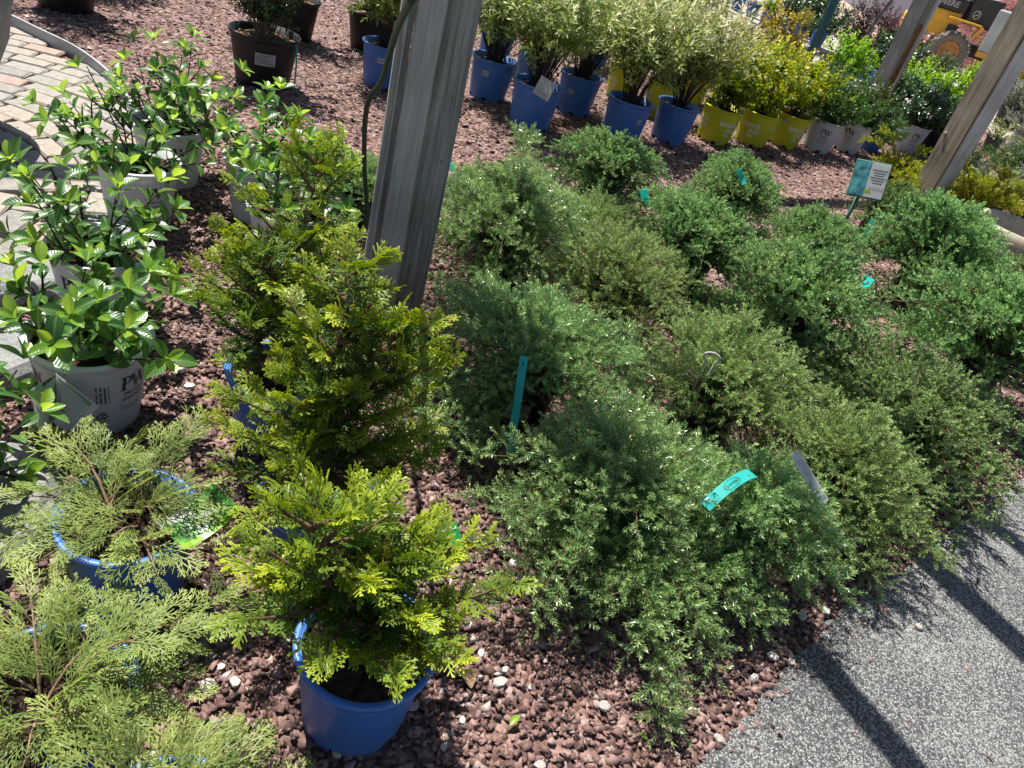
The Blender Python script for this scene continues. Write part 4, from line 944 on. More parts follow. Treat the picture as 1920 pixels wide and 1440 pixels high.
LY = [leaf_mesh('leaf', 'aronia_young', 20 + i, .46, .05 + .08 * i) for i in range(3)]
def aronia(label, loc, seed, R=.33, H=.30, nst=15, budget=210, kind='white', off0=0.0, arms=()):
    t = potted('potted_shrub', label, 'shrub', kind, loc, None, None, 0, 1, 'glossy shrubs in white pots', off0=off0)
    r = np.random.default_rng(seed); z0 = .24; curves = []; spots = []
    ends = []
    for b in range(nst):
        th = b * 2.399 + r.normal() * .3; rr = math.sqrt((b + .5) / nst); ro = R * rr * r.uniform(.8, 1.12)
        ends.append(np.array([ro * math.cos(th), ro * math.sin(th), z0 + H * (1.02 - .55 * rr) * r.uniform(.75, 1.15)]))
    for a in arms: ends.append(np.array(a, float))
    for e in ends:
        a = np.array([r.normal() * .02, r.normal() * .02, z0 - .03]); ctl = a * .55 + e * .45 + np.array([0, 0, -.02 + r.normal() * .03]) + r.normal(size=3) * .02
        c = bez(a, ctl, e, 14); curves.append(c); tg = nrm(np.gradient(c, axis=0))
        nl = 9; ph = r.uniform(0, 6)
        for k in range(nl):
            u = .30 + .66 * k / nl; i = int(u * 13); spots.append((c[i], tg[i], ph + k * 2.399, 62 - 12 * u, .050 + .020 * r.random(), False))
        for k in range(6): spots.append((c[-1], tg[-1], ph + k * 2.399, 18 + 9 * (6 - k), .044 + .034 * (6 - k) / 6 * r.uniform(.8, 1.15), k >= 3 or r.random() < .2))
        if r.random() < .6:
            i = 8; sd = nrm(np.cross(tg[i], r.normal(size=3))); e2 = c[i] + (tg[i] * .6 + sd * .7 + [0, 0, .35]) * r.uniform(.06, .11); c2 = bez(c[i], c[i] * .5 + e2 * .5 + [0, 0, -.008], e2, 9); curves.append(c2); t2 = nrm(np.gradient(c2, axis=0))
            for k in range(5): spots.append((c2[-1], t2[-1], ph + k * 2.399, 25 + 9 * (5 - k), .042 + .028 * r.random(), k >= 3))
            for k in range(3): spots.append((c2[3 + 2 * k], t2[3], ph + 1 + k * 2.399, 60, .044 + .02 * r.random(), False))
    mobj('stems', stems_mesh(curves, .0048, .0018, 'bark_dark', 6, 2), t)
    for (p, tg, a, sp, ln, young) in spots[:298]:
        u = nrm(np.cross(tg, [0.3, .1, 1.])); v = np.cross(tg, u); sp = R_(sp + r.normal() * 8)
        d = tg * math.cos(sp) + (u * math.cos(a) + v * math.sin(a)) * math.sin(sp); d = nrm(d); nz = nrm(tg * .9 + np.array([0, 0, .6]) - d * .2 + r.normal(size=3) * .12)
        x = nrm(np.cross(d, nz)); z = np.cross(x, d)
        o = mobj('leaf', (LY if young else LM)[r.integers(0, 3 if young else 5)], t)
        o.matrix_local = Matrix(((x[0] * ln, d[0] * ln, z[0] * ln, p[0]), (x[1] * ln, d[1] * ln, z[1] * ln, p[1]), (x[2] * ln, d[2] * ln, z[2] * ln, max(p[2], .03)), (0, 0, 0, 1)))
    return t
A1 = loc_of(168, 630, .27); A2 = loc_of(188, 462, .27); A3 = loc_of(258, 300, .27); A4 = loc_of(318, 232, .27); A5 = loc_of(542, 388, .27); A6 = loc_of(492, 300, .27); A7 = loc_of(-190, 830, .27)
ta1 = aronia('glossy leaved shrub in a lettered white pot with two hanging picture cards', A1, 401, .31, .24, 15, off0=.80)
aronia('glossy leaved shrub in a white pot right behind the picture cards pot', A2, 402, .34, .32, 15, off0=1.5, arms=rel(A2, [(20, 300, .62), (60, 420, .5)]))
aronia('spreading glossy shrub in a white pot holding a small green label at the brick path', A3, 403, .40, .32, 15, off0=.5, arms=rel(A3, [(85, 185, .5), (110, 230, .45), (150, 100, .7)]))
aronia('tall glossy shrub in a white pot farthest along the brick path', A4, 404, .36, .46, 15, off0=.2)
aronia('glossy leaved shrub in a white pot between cypress and grey post', A5, 405, .33, .34, 15, off0=.25)
aronia('glossy leaved shrub behind the one beside the grey post', A6, 406, .38, .33, 14, off0=2.0)
aronia('glossy leaved shrub standing on granite left of the picture cards', A7, 407, .30, .18, 12, off0=2.0, arms=rel(A7, [(30, 740, .22), (70, 850, .12), (20, 520, .5), (40, 820, .15), (25, 690, .3)]))
# ladder of small print and recycling mark on the front pot
pot1 = [c for c in ta1.children if c.name.startswith('pot')][0]; rr1 = pot_meshes(*POTS['white'])[3]; f1a = facing(A1)
V, F = recycle5(); mobj('printed_recycling_mark', mesh_py('printed_recycling_mark', bend_pot(V, rr1, f1a + .10, .085), F, 'print_black'), pot1)
A_ = []
r_n = random.Random(4)
for i in range(4):      # four lines of small print running up the pot, too small to read
    y = -.030
    while y < .032:
        L_ = r_n.uniform(.002, .0045); A_.append(rect(.0105 * i - .002, .0105 * i + (.002 if i < 3 else .0005), y, y + L_, 2)); y += L_ + (.0009 if r_n.random() < .8 else .006)
V, F = join(A_); mobj('printed_note', mesh_py('printed_note', bend_pot(V, rr1, f1a + .02, .165), F, 'print_black'), pot1)

# hanging picture cards on the front white pot
def flat_thing(name, label, cat, P, u, v, w, h, mat, th=.0012, curl=0.0, group=None, n=10, extras=(), pw=0.0):
    """thin strip: origin P, along unit v (length h), across unit u (width w), bending towards its normal by curl"""
    P = np.array(P, float); u = nrm(np.array(u, float)); v = np.array(v, float); v = nrm(v - u * (u @ v)); nn = np.cross(u, v)
    def pos(a, b, off=0):
        ang = curl * b; 
        if abs(curl) > 1e-4:
            r = h / curl; y = r * math.sin(ang); z = r * (1 - math.cos(ang)); nl = nn * math.cos(ang) - v * math.sin(ang)
        else: y = h * b; z = 0; nl = nn
        return u * (a * w) + v * y + nn * z + nl * off
    def sheet(a0, a1, b0, b1, off, m=n):
        V = []; F = []
        for i in range(m + 1):
            b = b0 + (b1 - b0) * i / m; q = 1.0
            if pw: q = 1 - pw * abs(2 * b - 1) ** 3
            V += [pos(a0 * q, b, off), pos(a1 * q, b, off)]
        for i in range(m): F.append((2 * i, 2 * i + 1, 2 * i + 3, 2 * i + 2))
        return V, F
    Vt, Ft = sheet(-.5, .5, 0, 1, th / 2); Vb, Fb = sheet(-.5, .5, 0, 1, -th / 2); k = len(Vt); V = Vt + Vb; F = Ft + [tuple(i + k for i in q[::-1]) for q in Fb]
    for i in range(n): F += [(2 * i, 2 * i + 2, 2 * i + 2 + k, 2 * i + k), (2 * i + 1, 2 * i + 1 + k, 2 * i + 3 + k, 2 * i + 3)]
    F += [(1, 0, k, k + 1), (2 * n, 2 * n + 1, 2 * n + 1 + k, 2 * n + k)]
    o = mobj(name, mesh_py(name, V, F, mat), None, P); tag(o, label, cat, group)
    for (nm, a0, a1, b0, b1, mt) in extras:
        V, F = sheet(a0, a1, b0, b1, th / 2 + .0006, 6); mobj(nm, mesh_py(nm, V, F, mt), o)
        if nm == 'picture' or True:
            V, F = sheet(a0, a1, b0, b1, -th / 2 - .0006, 6); mobj(nm, mesh_py(nm, V, [q[::-1] for q in F], mt), o)
    return o, pos
VR = np.array([1., 0, 0]); 
def toward(p): d = np.array([0, 0, HC]) - p; return nrm(d)
def diamond(name, label, top, left, bottom, right, pieces):
    """a square card hung from one corner; four corners given"""
    top, left, bottom, right = map(np.array, (top, left, bottom, right)); nn = nrm(np.cross(left - top, right - top)); nn = nn * np.sign(nn @ toward(top) + 1e-9)
    q = lambda a, b, off: top * (1 - a) * (1 - b) + left * a * (1 - b) + right * (1 - a) * b + bottom * a * b + nn * off - top
    V = [q(0, 0, .0006), q(1, 0, .0006), q(1, 1, .0006), q(0, 1, .0006), q(0, 0, -.0006), q(1, 0, -.0006), q(1, 1, -.0006), q(0, 1, -.0006)]
    o = mobj(name, mesh_py(name, V, [(0, 1, 2, 3), (7, 6, 5, 4), (0, 4, 5, 1), (1, 5, 6, 2), (2, 6, 7, 3), (3, 7, 4, 0)], 'white_label'), None, top); tag(o, label, 'card', None)
    for (a0, a1, b0, b1, m) in pieces: mobj('printed_panel', mesh_py('printed_panel', [q(a0, b0, .0014), q(a1, b0, .0014), q(a1, b1, .0014), q(a0, b1, .0014)], [(0, 1, 2, 3)], m), o)
    return o, q
rim_pt = A1 + np.array([math.cos(f1a - .50) * .168, math.sin(f1a - .50) * .168, .262])
cd, q1 = diamond('picture_card', 'white diamond card with plant picture hanging on the lettered white pot', rim_pt, gnd(57, 730, .20), gnd(74, 818, .10), gnd(111, 778, .155),
        [(.03, .55, .03, .97, 'print_photo'), (.55, .97, .03, .2, 'print_mint')])
for s_, a, b, sz in (('LOW SCAPE', .66, .30, .012), ('MOUND', .76, .36, .012)):
    v, f = text_mesh(s_, sz, None); e1 = q1(a, 1, 0) - q1(a, 0, 0); L_ = np.linalg.norm(e1)
    mobj('printed_name', mesh_py('printed_name', [q1(a - y / L_, min(1, .5 + x / L_), .002) for x, y, z in v], f, 'print_grey'), cd)
diamond('picture_card', 'green striped text card hanging beside the picture card', rim_pt + [.002, -.006, 0], gnd(103, 765, .16), gnd(148, 802, .125), gnd(186, 762, .19),
        [(.06 + .085 * k + (.0 if k < 5 else .03), .06 + .085 * k + .055 + (.0 if k < 5 else .03), .06 + .05 * (k % 2), .86, ('print_green', 'print_mint')[k % 3 == 2]) for k in range(10)])

# ================================================================== PLANT LABELS
def label_at(label, p0, p1, w, mat='teal_label', curl=0.0, extras=(), face=None, pw=0.0, name='plant_label'):
    p0 = np.array(p0); p1 = np.array(p1); v = p1 - p0; h = np.linalg.norm(v); tw = toward((p0 + p1) / 2) if face is None else np.array(face); u = nrm(np.cross(v, tw))
    if abs(curl) > 1e-4: v = Matrix.Rotation(-curl / 2, 3, Vector(u)) @ Vector(v); v = np.array(v); h *= (curl / 2) / math.sin(curl / 2)
    return flat_thing(name, label, 'plant label', p0, u, v, w, h, mat, curl=curl, extras=extras, pw=pw)
o_, _ = label_at('upright teal strip label in the juniper with white pot sticker', gnd(983, 668, .44) + 1.45 * (gnd(964, 795, .25) - gnd(983, 668, .44)), gnd(983, 668, .44), .024, extras=[('printed_mark', -.06, .06, .90, .95, 'print_black')])
o_, ps = label_at('bent teal label printed with a black oval in the juniper by the asphalt', gnd(1322, 950, .36), gnd(1412, 888, .39), .034, curl=-1.3, face=(-.2, -.35, .9))
V, F = arc2((0, 0), 1, 0, 2 * PI, .07, n=28); mobj('printed_oval', mesh_py('printed_oval', [ps(x * .36, .45 + y * .13, .0016) for x, y, z in V], F, 'print_black'), o_)
v, f = text_mesh("PRIDE'S", .3, None); mobj('printed_name', mesh_py('printed_name', [ps(y * .9 - .1, .45 - x * .20, .0016) for x, y, z in v], f, 'print_black'), o_)
label_at('white barcode label lying on the light yellow green juniper', gnd(1490, 850, .47), gnd(1547, 944, .36), .034, 'white_label', face=(-.15, -.45, .85), extras=[('printed_line', -.34, .30 - .06 * (k % 4), .14 + .045 * k, .15 + .045 * k, 'label_grey') for k in range(14)] + [('printed_barcode', -.38 + .09 * k, -.35 + .09 * k, .86, .95, 'print_grey') for k in range(9)])
label_at('short teal label leaning on the broad dense juniper', gnd(1596, 562, .42), gnd(1632, 520, .46), .045)
label_at('tiny teal label showing above the half shaded juniper', gnd(1521, 512, .42), gnd(1534, 524, .40), .03)
label_at('small teal label behind the round dense juniper', gnd(1210, 382, .36), gnd(1207, 355, .44), .036)
label_at('curled teal label on the dense juniper near the yellow pots', gnd(1396, 345, .40), gnd(1385, 318, .46), .03, curl=.9)
label_at('long teal label across the leaning black pot behind the sign', gnd(1612, 462, .06), gnd(1638, 412, .27), .046, pw=.1)
label_at('small teal label in the tall loose juniper behind the post', gnd(858, 345, .40), gnd(845, 305, .50), .02, curl=.8)
label_at('teal scrap of label low beside the wide drooping juniper', gnd(1566, 765, .12), gnd(1578, 752, .14), .02)
label_at('pale label standing between the small olive juniper and the round dense juniper', gnd(1156, 498, .2), gnd(1158, 462, .33), .024, 'label_grey')
label_at('curved green picture label with lime edge in the feathery conifer pot', gnd(318, 1005, .27), gnd(425, 930, .30), .10, 'label_greenphoto', curl=.9, extras=[('lime_edge', .34, .5, 0, 1, 'label_lime'), ('printed_patch', -.1, .1, .55, .75, 'white_label'), ('pale_corner', -.5, -.25, 0, .5, 'clear_plastic')], face=(-.2, -.5, .85))
o_, ps = label_at('green and picture label between the golden cypresses', gnd(782, 1022, .36), gnd(862, 1000, .40), .055, 'label_green', curl=.3, extras=[('picture', -.5, .5, 0, .42, 'print_photo'), ('printed_patch', -.4, -.1, .05, .2, 'white_label')])
V, F = join([rect(-.34, -.22, .48 + .055 * k, .52 + .055 * k, 1) for k in range(9)]); mobj('printed_name', mesh_py('printed_name', [ps(x, y, .0016) for x, y, z in V], F, 'print_white'), o_)
label_at('small green tag in the white pot at the brick path', gnd(196, 310, .26), gnd(202, 275, .36), .05, 'label_greenphoto')
label_at('pale wedge shaped tag hanging over the blue willow pot', gnd(1012, 182, .33), gnd(1030, 150, .45), .12, 'clear_plastic', extras=[('printed_line', -.3, .3, .2, .25, 'label_grey')], pw=.0)
# sticker on the juniper pot behind the upright teal label
for o in bpy.data.objects:
    if o.get('label', '').startswith('spreading blue green juniper'):
        p = [c for c in o.children if c.name.startswith('pot')][0]; s = sticker(p, 'black3', facing(B['j2']) + .12, .55, .085, .075, mat='label_grey')
    if o.get('label', '').startswith('dense juniper half in shade'):
        p = [c for c in o.children if c.name.startswith('pot')][0]; sticker(p, 'black3', facing(B['c5']) + .35, .62, .1, .08, mat='label_grey')

# plant information sign on a stake
sg = gnd(1568, 445); st = thing('plant_sign', 'teal edged plant information sign on a green stake behind the junipers', 'sign', (sg[0], sg[1], 0), facing(sg) + PI / 2 + .1)
mobj('stake', tube_mesh('stake', [(0, 0, -.05), (0, 0, .33)], .013, 'sign_green', 8), st)
pm = box_mesh('panel', .23, .012, .25, 'sign_green', .006); pn = mobj('panel', pm, st, (.01, -.014, .44)); pn.rotation_euler = (-.45, -.16, 0)
mobj('picture', box_mesh('picture', .095, .002, .23, 'print_photo_teal'), pn, (-.06, -.0075, 0)); mobj('text_sheet', box_mesh('text_sheet', .118, .002, .23, 'white_label'), pn, (.049, -.0075, 0))
for k in range(6): mobj('printed_line', box_mesh('printed_line', .10 - .02 * (k % 3), .0015, .004, 'print_grey'), pn, (.052, -.0092, .072 - .017 * k))
V, F = join([rect(.012 + .016 * k, .018 + .016 * k, -.052, -.040, 1) for k in range(6)] + [rect(.0, .11, -.062, -.059, 1)]); mobj('printed_name', mesh_py('printed_name', [(x, -.0094, y) for x, y, z in V], F, 'print_grey'), pn)
V, F = join([arc2((.010, -.088), .012, 0, PI, .022, n=10)]); mobj('printed_sun', mesh_py('printed_sun', [(x, -.0094, y) for x, y, z in V], F, 'label_lime'), pn)

# trough planter of cast stone at the right
tg_ = gnd(1935, 535); V = []; F = []; n = 44
prof = [(.80, 0), (.93, .03), (1.0, .12), (1.02, .22), (1.0, .29), (.95, .325), (.88, .335), (.80, .32), (.74, .28), (.70, .15)]
for r, z in prof:
    for k in range(n):
        a = 2 * PI * k / n; c_, s_ = math.cos(a), math.sin(a); x = math.copysign(abs(c_) ** .55, c_) * .62; y = math.copysign(abs(s_) ** .6, s_) * .36
        ins = (1 - r) * .33; L_ = math.hypot(x, y); V.append((x * (1 - ins / .62 * 1.0), y * (1 - ins / .36), z))
for i in range(len(prof) - 1):
    for k in range(n): F.append((i * n + k, i * n + (k + 1) % n, (i + 1) * n + (k + 1) % n, (i + 1) * n + k))
F.append(tuple(range((len(prof) - 1) * n, len(prof) * n)))
tag(mobj('stone_trough', mesh_py('stone_trough', V, F, 'cast_stone', True), None, (tg_[0] + .05, tg_[1] + .05, 0), -.45), 'empty tan cast stone trough with thick rounded rim', 'trough')
# stone urn at the brick path with a variegated plant
ug = gnd(-128, 235); V, F = lathe([(.20, 0), (.24, .03), (.20, .08), (.22, .16), (.33, .28), (.40, .42), (.43, .56), (.45, .60), (.43, .63), (.38, .62), (.36, .54), (.0, .52)], 40)
ut = thing('stone_urn', 'grey stone urn with a yellow green striped plant at the brick path', 'urn', (ug[0], ug[1], 0)); ut.scale = (.85, .85, 1.0); mobj('bowl', mesh_py('bowl', V, F, 'urn_stone', True), ut)
fm, sm = shrub('blade', 'lime_leaf', .40, .22, .52, 20, 120, 501, 'bark_tan', 1, .2, 1, False); f = mobj('foliage', fm, ut); f['kind'] = 'stuff'; mobj('stems', sm, ut)

# ================================================================== BACK ROW
W = [shrub('willow', 'willow_leaf', .52, .78, .29, 48, 520, 601 + i, 'bark_dark', 1, .36, 1.0, True, .35) for i in range(3)]
WG = shrub('willow', 'willow_green', .48, .72, .29, 44, 460, 605, 'bark_dark', 1, .36, 1.0, True, .35)
RS = [shrub('rose', 'rose_leaf', .40, .52, .28, 22, 330, 611 + i, 'bark_dark', 1, .25, 1.0, True, .5) for i in range(2)]
SPI = shrub('spirea', 'spirea_leaf', .42, .42, .26, 34, 620, 621, 'bark_dark', 0, .15, 1.0, True, .6)
WEI = shrub('rose', 'glossy_dark', .42, .46, .27, 26, 340, 622, 'bark_dark', 0, .15, .9, True, .6)
BOX = shrub('box', 'spirea_leaf', .45, .36, .10, 46, 900, 623, 'bark_dark', 0, .1, 1.1, True, .75)
DARK = shrub('spirea', 'glossy_dark', .5, .75, .29, 34, 700, 624, 'bark_tan', 1, .22, 1.15, False, .45)
LIME = shrub('rose', 'lime_leaf', .4, .5, .2, 24, 330, 625, 'bark_tan', 0, .15, 1.0, True, .6)
PUR = shrub('spirea', 'purple_leaf', .45, .8, .2, 26, 520, 626, 'bark_dark', 1, .2, 1.1, True, .5)
GREY = shrub('spirea', 'grey_leaf', .34, .28, .18, 26, 420, 627, 'bark_tan', 0, .1, .9, True, .7)
ORG = shrub('rose', 'orange_leaf', .38, .45, .2, 22, 300, 628, 'bark_tan', 0, .15, 1.0, True, .6)
GOLD = juniper('dense', 'juniper_gold', .44, .24, .14, 70, .030, 629, [(-.45, .1, .42), (-.3, .25, .5), (.2, .3, .45)], 1.25, .7, .35)
OLV = feather(.40, .30, .15, 32, 630, (), 'juniper_olive', 'frond_s', 'bark_tan', .7)
grp = 'back row of potted shrubs'
def row(lab, cat, kind, px, py, m, rz=0.0, s=1.0, stick=None, off0=0.0, name='potted_shrub', tilt=None, hf=1.0, soil=None):
    g_ = gnd(px, py); return potted(name, lab, cat, kind, g_, m[0], m[1], 0, s, grp, off0=off0, stick=stick, prz=rz, tilt=tilt, hf=hf, soil=soil)
row('pale green willow in a blue pot left of the weathered grey post', 'willow', 'blue7', 714, 158, WG, 0, .95, (-.15, .68))
row('cream tipped willow in a blue pot with price sticker beside the grey post', 'willow', 'blue7', 912, 182, WG, 1.0, 1, (-.3, .68))
row('cream tipped willow in a blue pot carrying a pale wedge tag', 'willow', 'blue7', 990, 236, W[0], 2.0, 1.05, None)
row('cream tipped willow in a blue pot with sticker, set back from the wedge tag pot', 'willow', 'blue7', 1072, 209, W[1], .5, 1, (-.35, .6))
row('cream tipped willow in a blue pot with sticker near its right edge', 'willow', 'blue7', 1160, 260, W[2], 3.0, 1.03, (.75, .6))
row('cream tipped willow in a plain blue pot next to the yellow pots', 'willow', 'blue7', 1250, 262, W[0], 4.2, 1.0, None)
row('pale willow in a blue pot behind the sticker pot beside the grey post', 'willow', 'blue7', 925, 108, W[1], 2.2, 1.0, None)
row('pale willow in a blue pot behind the wedge tag pot', 'willow', 'blue7', 992, 158, W[2], 5.2, .95, None)
row('pale willow in a blue pot hidden behind the other willows', 'willow', 'blue7', 1110, 120, W[0], 1.1, 1.0, None)
row('yellow green rose in a lettered yellow pot beside the plain blue willow pot', 'rose', 'yellow', 1334, 262, RS[0], 0, 1, None, .62)
row('golden rose in a lettered yellow pot, middle of the three in front', 'rose', 'yellow', 1404, 268, RS[1], 1.0, 1.0, None, -.25)
row('golden rose in a lettered yellow pot with white sticker next to the white pots', 'rose', 'yellow', 1464, 270, RS[0], 2.2, 1.0, (-.35, .82), .55)
row('rose in a yellow pot behind the plain blue willow pot', 'rose', 'yellow', 1232, 212, RS[1], 3.0, .95, None, .5)
row('rose in a yellow pot behind the willow with sticker at right', 'rose', 'yellow', 1160, 185, RS[0], 4.1, .95, None, .8)
row('rose in a yellow pot behind the three lettered yellow pots', 'rose', 'yellow', 1398, 236, RS[1], 5.1, .95, None, 1.5)
row('rose in a yellow pot far behind the willows', 'rose', 'yellow', 1290, 190, RS[0], 1.7, .95, None, 1.5)
row('dense green shrub in a lettered white pot next to the yellow pots', 'shrub', 'white7', 1528, 280, SPI, 0, 1, None, .18)
row('dense green shrub in a white pot partly behind another white pot', 'shrub', 'white7', 1582, 281, SPI, 1.4, 1, None, -.12)
row('green shrub in a white pot behind the yellow pot with sticker', 'shrub', 'white7', 1512, 243, SPI, 2.6, 1, None, .1)
row('small shrub in a tilted blue pot by the golden juniper', 'shrub', 'blue7', 1622, 278, SPI, 3.1, .8, None, 0, tilt=(.25, .18), hf=.8)
row('leafy shrub in a blue pot standing behind the tilted one', 'shrub', 'blue7', 1652, 248, WEI, 3.9, .95, None)
row('white flowering shrub in a lettered white pot left of the brown post', 'shrub', 'white7', 1692, 281, WEI, .6, 1.0, None, .45)
row('dark leaved shrub in a black pot against the brown post', 'shrub', 'black_big', 1738, 287, WEI, 2.0, .85, None, 0)
row('bright green shrub behind the white flowering one', 'shrub', 'white7', 1740, 252, LIME, 0, 1.1, None, .4)
row('lime green shrub behind the dense green ones', 'shrub', 'blue7', 1690, 225, LIME, 2.1, 1.05, None)
# clusters of white blossom on the flowering shrub
for i, p in enumerate(((1640, 165, .62), (1750, 165, .70), (1745, 218, .45), (1700, 190, .5), (1600, 155, .6))):
    g_ = gnd(*p); r = np.random.default_rng(i); n = 26; PP = rsphere(n) * r.uniform(.3, 1, (n, 1)) * .045; D_ = nrm(PP) + [0, 0, .3]
    V = []; F = []
    for q, d in zip(PP, D_):
        d = nrm(d); u = nrm(np.cross(d, [.3, .2, 1])); v = np.cross(d, u); k = len(V)
        for a in range(5): t_ = a * 2 * PI / 5; V.append(q + (u * math.cos(t_) + v * math.sin(t_)) * .012 + d * .004)
        V.append(q); F += [(k + a, k + (a + 1) % 5, k + 5) for a in range(5)]
    for o in bpy.data.objects:
        if o.get('label', '').startswith('white flowering shrub'):
            b_ = mobj('blossom', mesh_py('blossom', V, F, 'flower_white'), o, tuple(Vector(g_) - o.location))
# big black pots at the left
def blackpot(lab, px, py, m, s=1.0, rz=0., kind='black_big', hf=1.0, soil='bark_mulch'):
    g_ = gnd(px, py); return potted('potted_shrub', lab, 'shrub', kind, g_, m[0], m[1], 0, s, 'shrubs in black pots', prz=rz, deco=False, soil=soil, hf=hf)
t = blackpot('dark twiggy shrub in a big black pot with white printed sticker', 492, 155, DARK, 1.0)
p_ = [c for c in t.children if c.name.startswith('pot')][0]; a_ = facing(t.location); s_ = sticker(p_, 'black_big', a_ + .05, .62, .125, .075)
rrb = pot_meshes(*POTS['black_big'])[3]; V, F = join([rect(-.055, .05 - .012 * ((k * 7) % 5), .024 - .0095 * k, .0275 - .0095 * k, 4) for k in range(6)]); mobj('printed_text', mesh_py('printed_text', bend_pot(V, rrb, a_ + .05, .62 * .32, .0028), F, 'print_grey'), p_)
blackpot('dark twiggy shrub in a black pot behind the one with the sticker', 545, 70, DARK, .95, 2.0)
blackpot('shrub in a big black pot beyond the metal path edging', 125, 15, DARK, 1.0, 1.0)
blackpot('shrub in a black pot farthest beyond the path edging', 190, -28, DARK, .95, 3.0)
blackpot('shrub in a tall black pot behind the blue pot left of the grey post', 690, 90, DARK, .9, 4.0, 'black_big')
# teal cord hanging from the big black pot
g1 = np.array(t.location); a1 = a_ + .95; c0 = g1 + np.array([math.cos(a1) * .232, math.sin(a1) * .232, .31])
tag(mobj('cord', tube_mesh('cord', spline([c0, c0 + np.array([.010, -.004, -.05]), c0 + np.array([.016, -.012, -.18]), np.array([c0[0] + .015, c0[1] - .03, .012])], 6), .005, 'teal_string', 6)), 'teal cord hanging from the rim of the big black pot', 'cord')

# ================================================================== RIGHT SIDE BEHIND THE POST
def rs(lab, px, py, m, s, rz=0., kind='black3', hf=1.0, grp_='potted shrubs behind the brown post', off0=0.):
    g_ = gnd(px, py); return potted('potted_shrub', lab, 'shrub', kind, g_, m[0], m[1], 0, s, grp_, prz=rz, off0=off0, hf=hf)
rs('golden feathery juniper between the sign and the white pots', 1662, 376, GOLD, .92, 0)
rs('golden tipped juniper right of the brown post foot', 1795, 432, GOLD, 1.1, 2.0)
rs('olive feathery juniper behind the stone trough', 1830, 415, OLV, 1.15, 1.0)
rs('low gold juniper at the back corner of the stone trough', 1905, 425, GOLD, 1.0, 4.0)
rs('rounded bright green boxwood behind the stone trough', 1893, 352, BOX, 1.15, 0)
rs('rounded boxwood tight against the brown post', 1795, 330, BOX, .85, 2)
rs('pale grey leaved plant beside the boxwood', 1920, 405, GREY, 1.1, 0)
rs('pale variegated low plant at the brown post', 1790, 375, GREY, .8, 2)
rs('sparse yellowish plant in a dark grey pot behind the boxwood', 1852, 283, OLV, .95, 3.0, 'grey')
rs('grey twiggy plant in a lettered white pot behind the boxwood', 1905, 288, GREY, 1.3, 1.0, 'white', 1, off0=.2)
rs('grey twiggy plant behind the dark grey pot', 1880, 235, GREY, 1.6, 3.0)
rs('boxwood beyond the grey twiggy plants', 1925, 255, BOX, .9, 3.0)
rs('orange leaved shrub right of the brown post', 1905, 190, ORG, 1.1, 0)
rs('lime mound right of the brown post beyond the orange shrub', 1920, 160, LIME, 1.3, 1)
rs('lime mound between the two timber posts', 1815, 172, LIME, .8, 2, 'blue_s')
rs('dark leaved plant in a blue pot in front of the loader', 1772, 172, DARK, .5, 0, 'blue7')
rs('second dark leaved plant in a blue pot in front of the loader', 1750, 158, DARK, .6, 2, 'blue7')
rs('strappy plant in a blue pot beside the grey and red post', 1738, 136, LIME, .5, 4, 'blue7')
rs('dark green rounded shrub left of the grey and red post', 1640, 190, WEI, 1.3, 1.2, 'blue7')
rs('purple leaved shrub left of the grey and red post', 1620, 150, PUR, 1.15, 0, 'blue7')
rs('purple leaved shrub beside the teal pole', 1575, 140, PUR, 1.2, 2, 'blue7')
rs('fresh green shrub between the teal pole and the purple shrubs', 1560, 175, LIME, 1.1, 3, 'blue7')
rs('dark evergreen shrub behind the golden roses', 1490, 120, WEI, 1.5, 3, 'blue7')
rs('orange tinted shrub behind the golden roses', 1420, 150, ORG, 1.25, 1, 'yellow')
rs('orange tinted shrub behind the cream willows', 1245, 60, ORG, 1.5, 4, 'yellow')
rs('fresh green shrub left of the grey and red post', 1668, 128, LIME, 1.0, 5, 'blue7')
rs('dark red leaved shrub behind the cream willows', 1330, 50, PUR, 1.25, 5, 'blue7')
rs('dark evergreen shrub far behind the cream willows', 1060, 35, DARK, 1.15, 5, 'blue7')
rs('dark evergreen shrub far behind the blue pots', 1170, 40, DARK, 1.2, 3, 'blue7')

# bench with small blue pots
bg_ = gnd(1436, 40, .55); ang = math.atan2(*(gnd(1480, 55, .55) - gnd(1390, 15, .55))[[1, 0]])
bt = thing('display_bench', 'low wooden bench carrying a line of small blue pots behind the roses', 'bench', (bg_[0], bg_[1], 0), ang)
for k in range(4): mobj('slat', box_mesh('slat', 2.6, .11, .03, 'board_wood', .004), bt, (0, -.21 + .14 * k, .505))
for sx in (-1.2, 0, 1.2):
    for sy in (-.2, .2): mobj('leg', box_mesh('leg', .07, .07, .49, 'board_wood', .004), bt, (sx, sy, .245))
for k, (m, lab) in enumerate(((LIME, 'small lime plant'), (WEI, 'small dark plant'), (GREY, 'small grey plant'), (LIME, 'small bright plant'), (DARK, 'small twiggy plant'), (ORG, 'small orange plant'), (WEI, 'small glossy plant'))):
    x = -1.14 + .38 * k; g_ = (bg_[0] + math.cos(ang) * x, bg_[1] + math.sin(ang) * x, .521)
    potted('potted_plant', lab + ' in a blue pot on the wooden bench, %s from the teal pole' % ('seventh', 'sixth', 'fifth', 'fourth', 'third', 'second', 'first')[k], 'plant', 'blue_s', g_, m[0], m[1], 0, .95, 'blue pots on the bench', prz=k, deco=False, hf=.8)
    bpy.context.view_layer.objects.active = None
for o in [o for o in bpy.data.objects if o.get('group') == 'blue pots on the bench']:
    for c in o.children:
        if c.name.startswith(('foliage', 'stems')): c.scale = (.5, .5, .55)
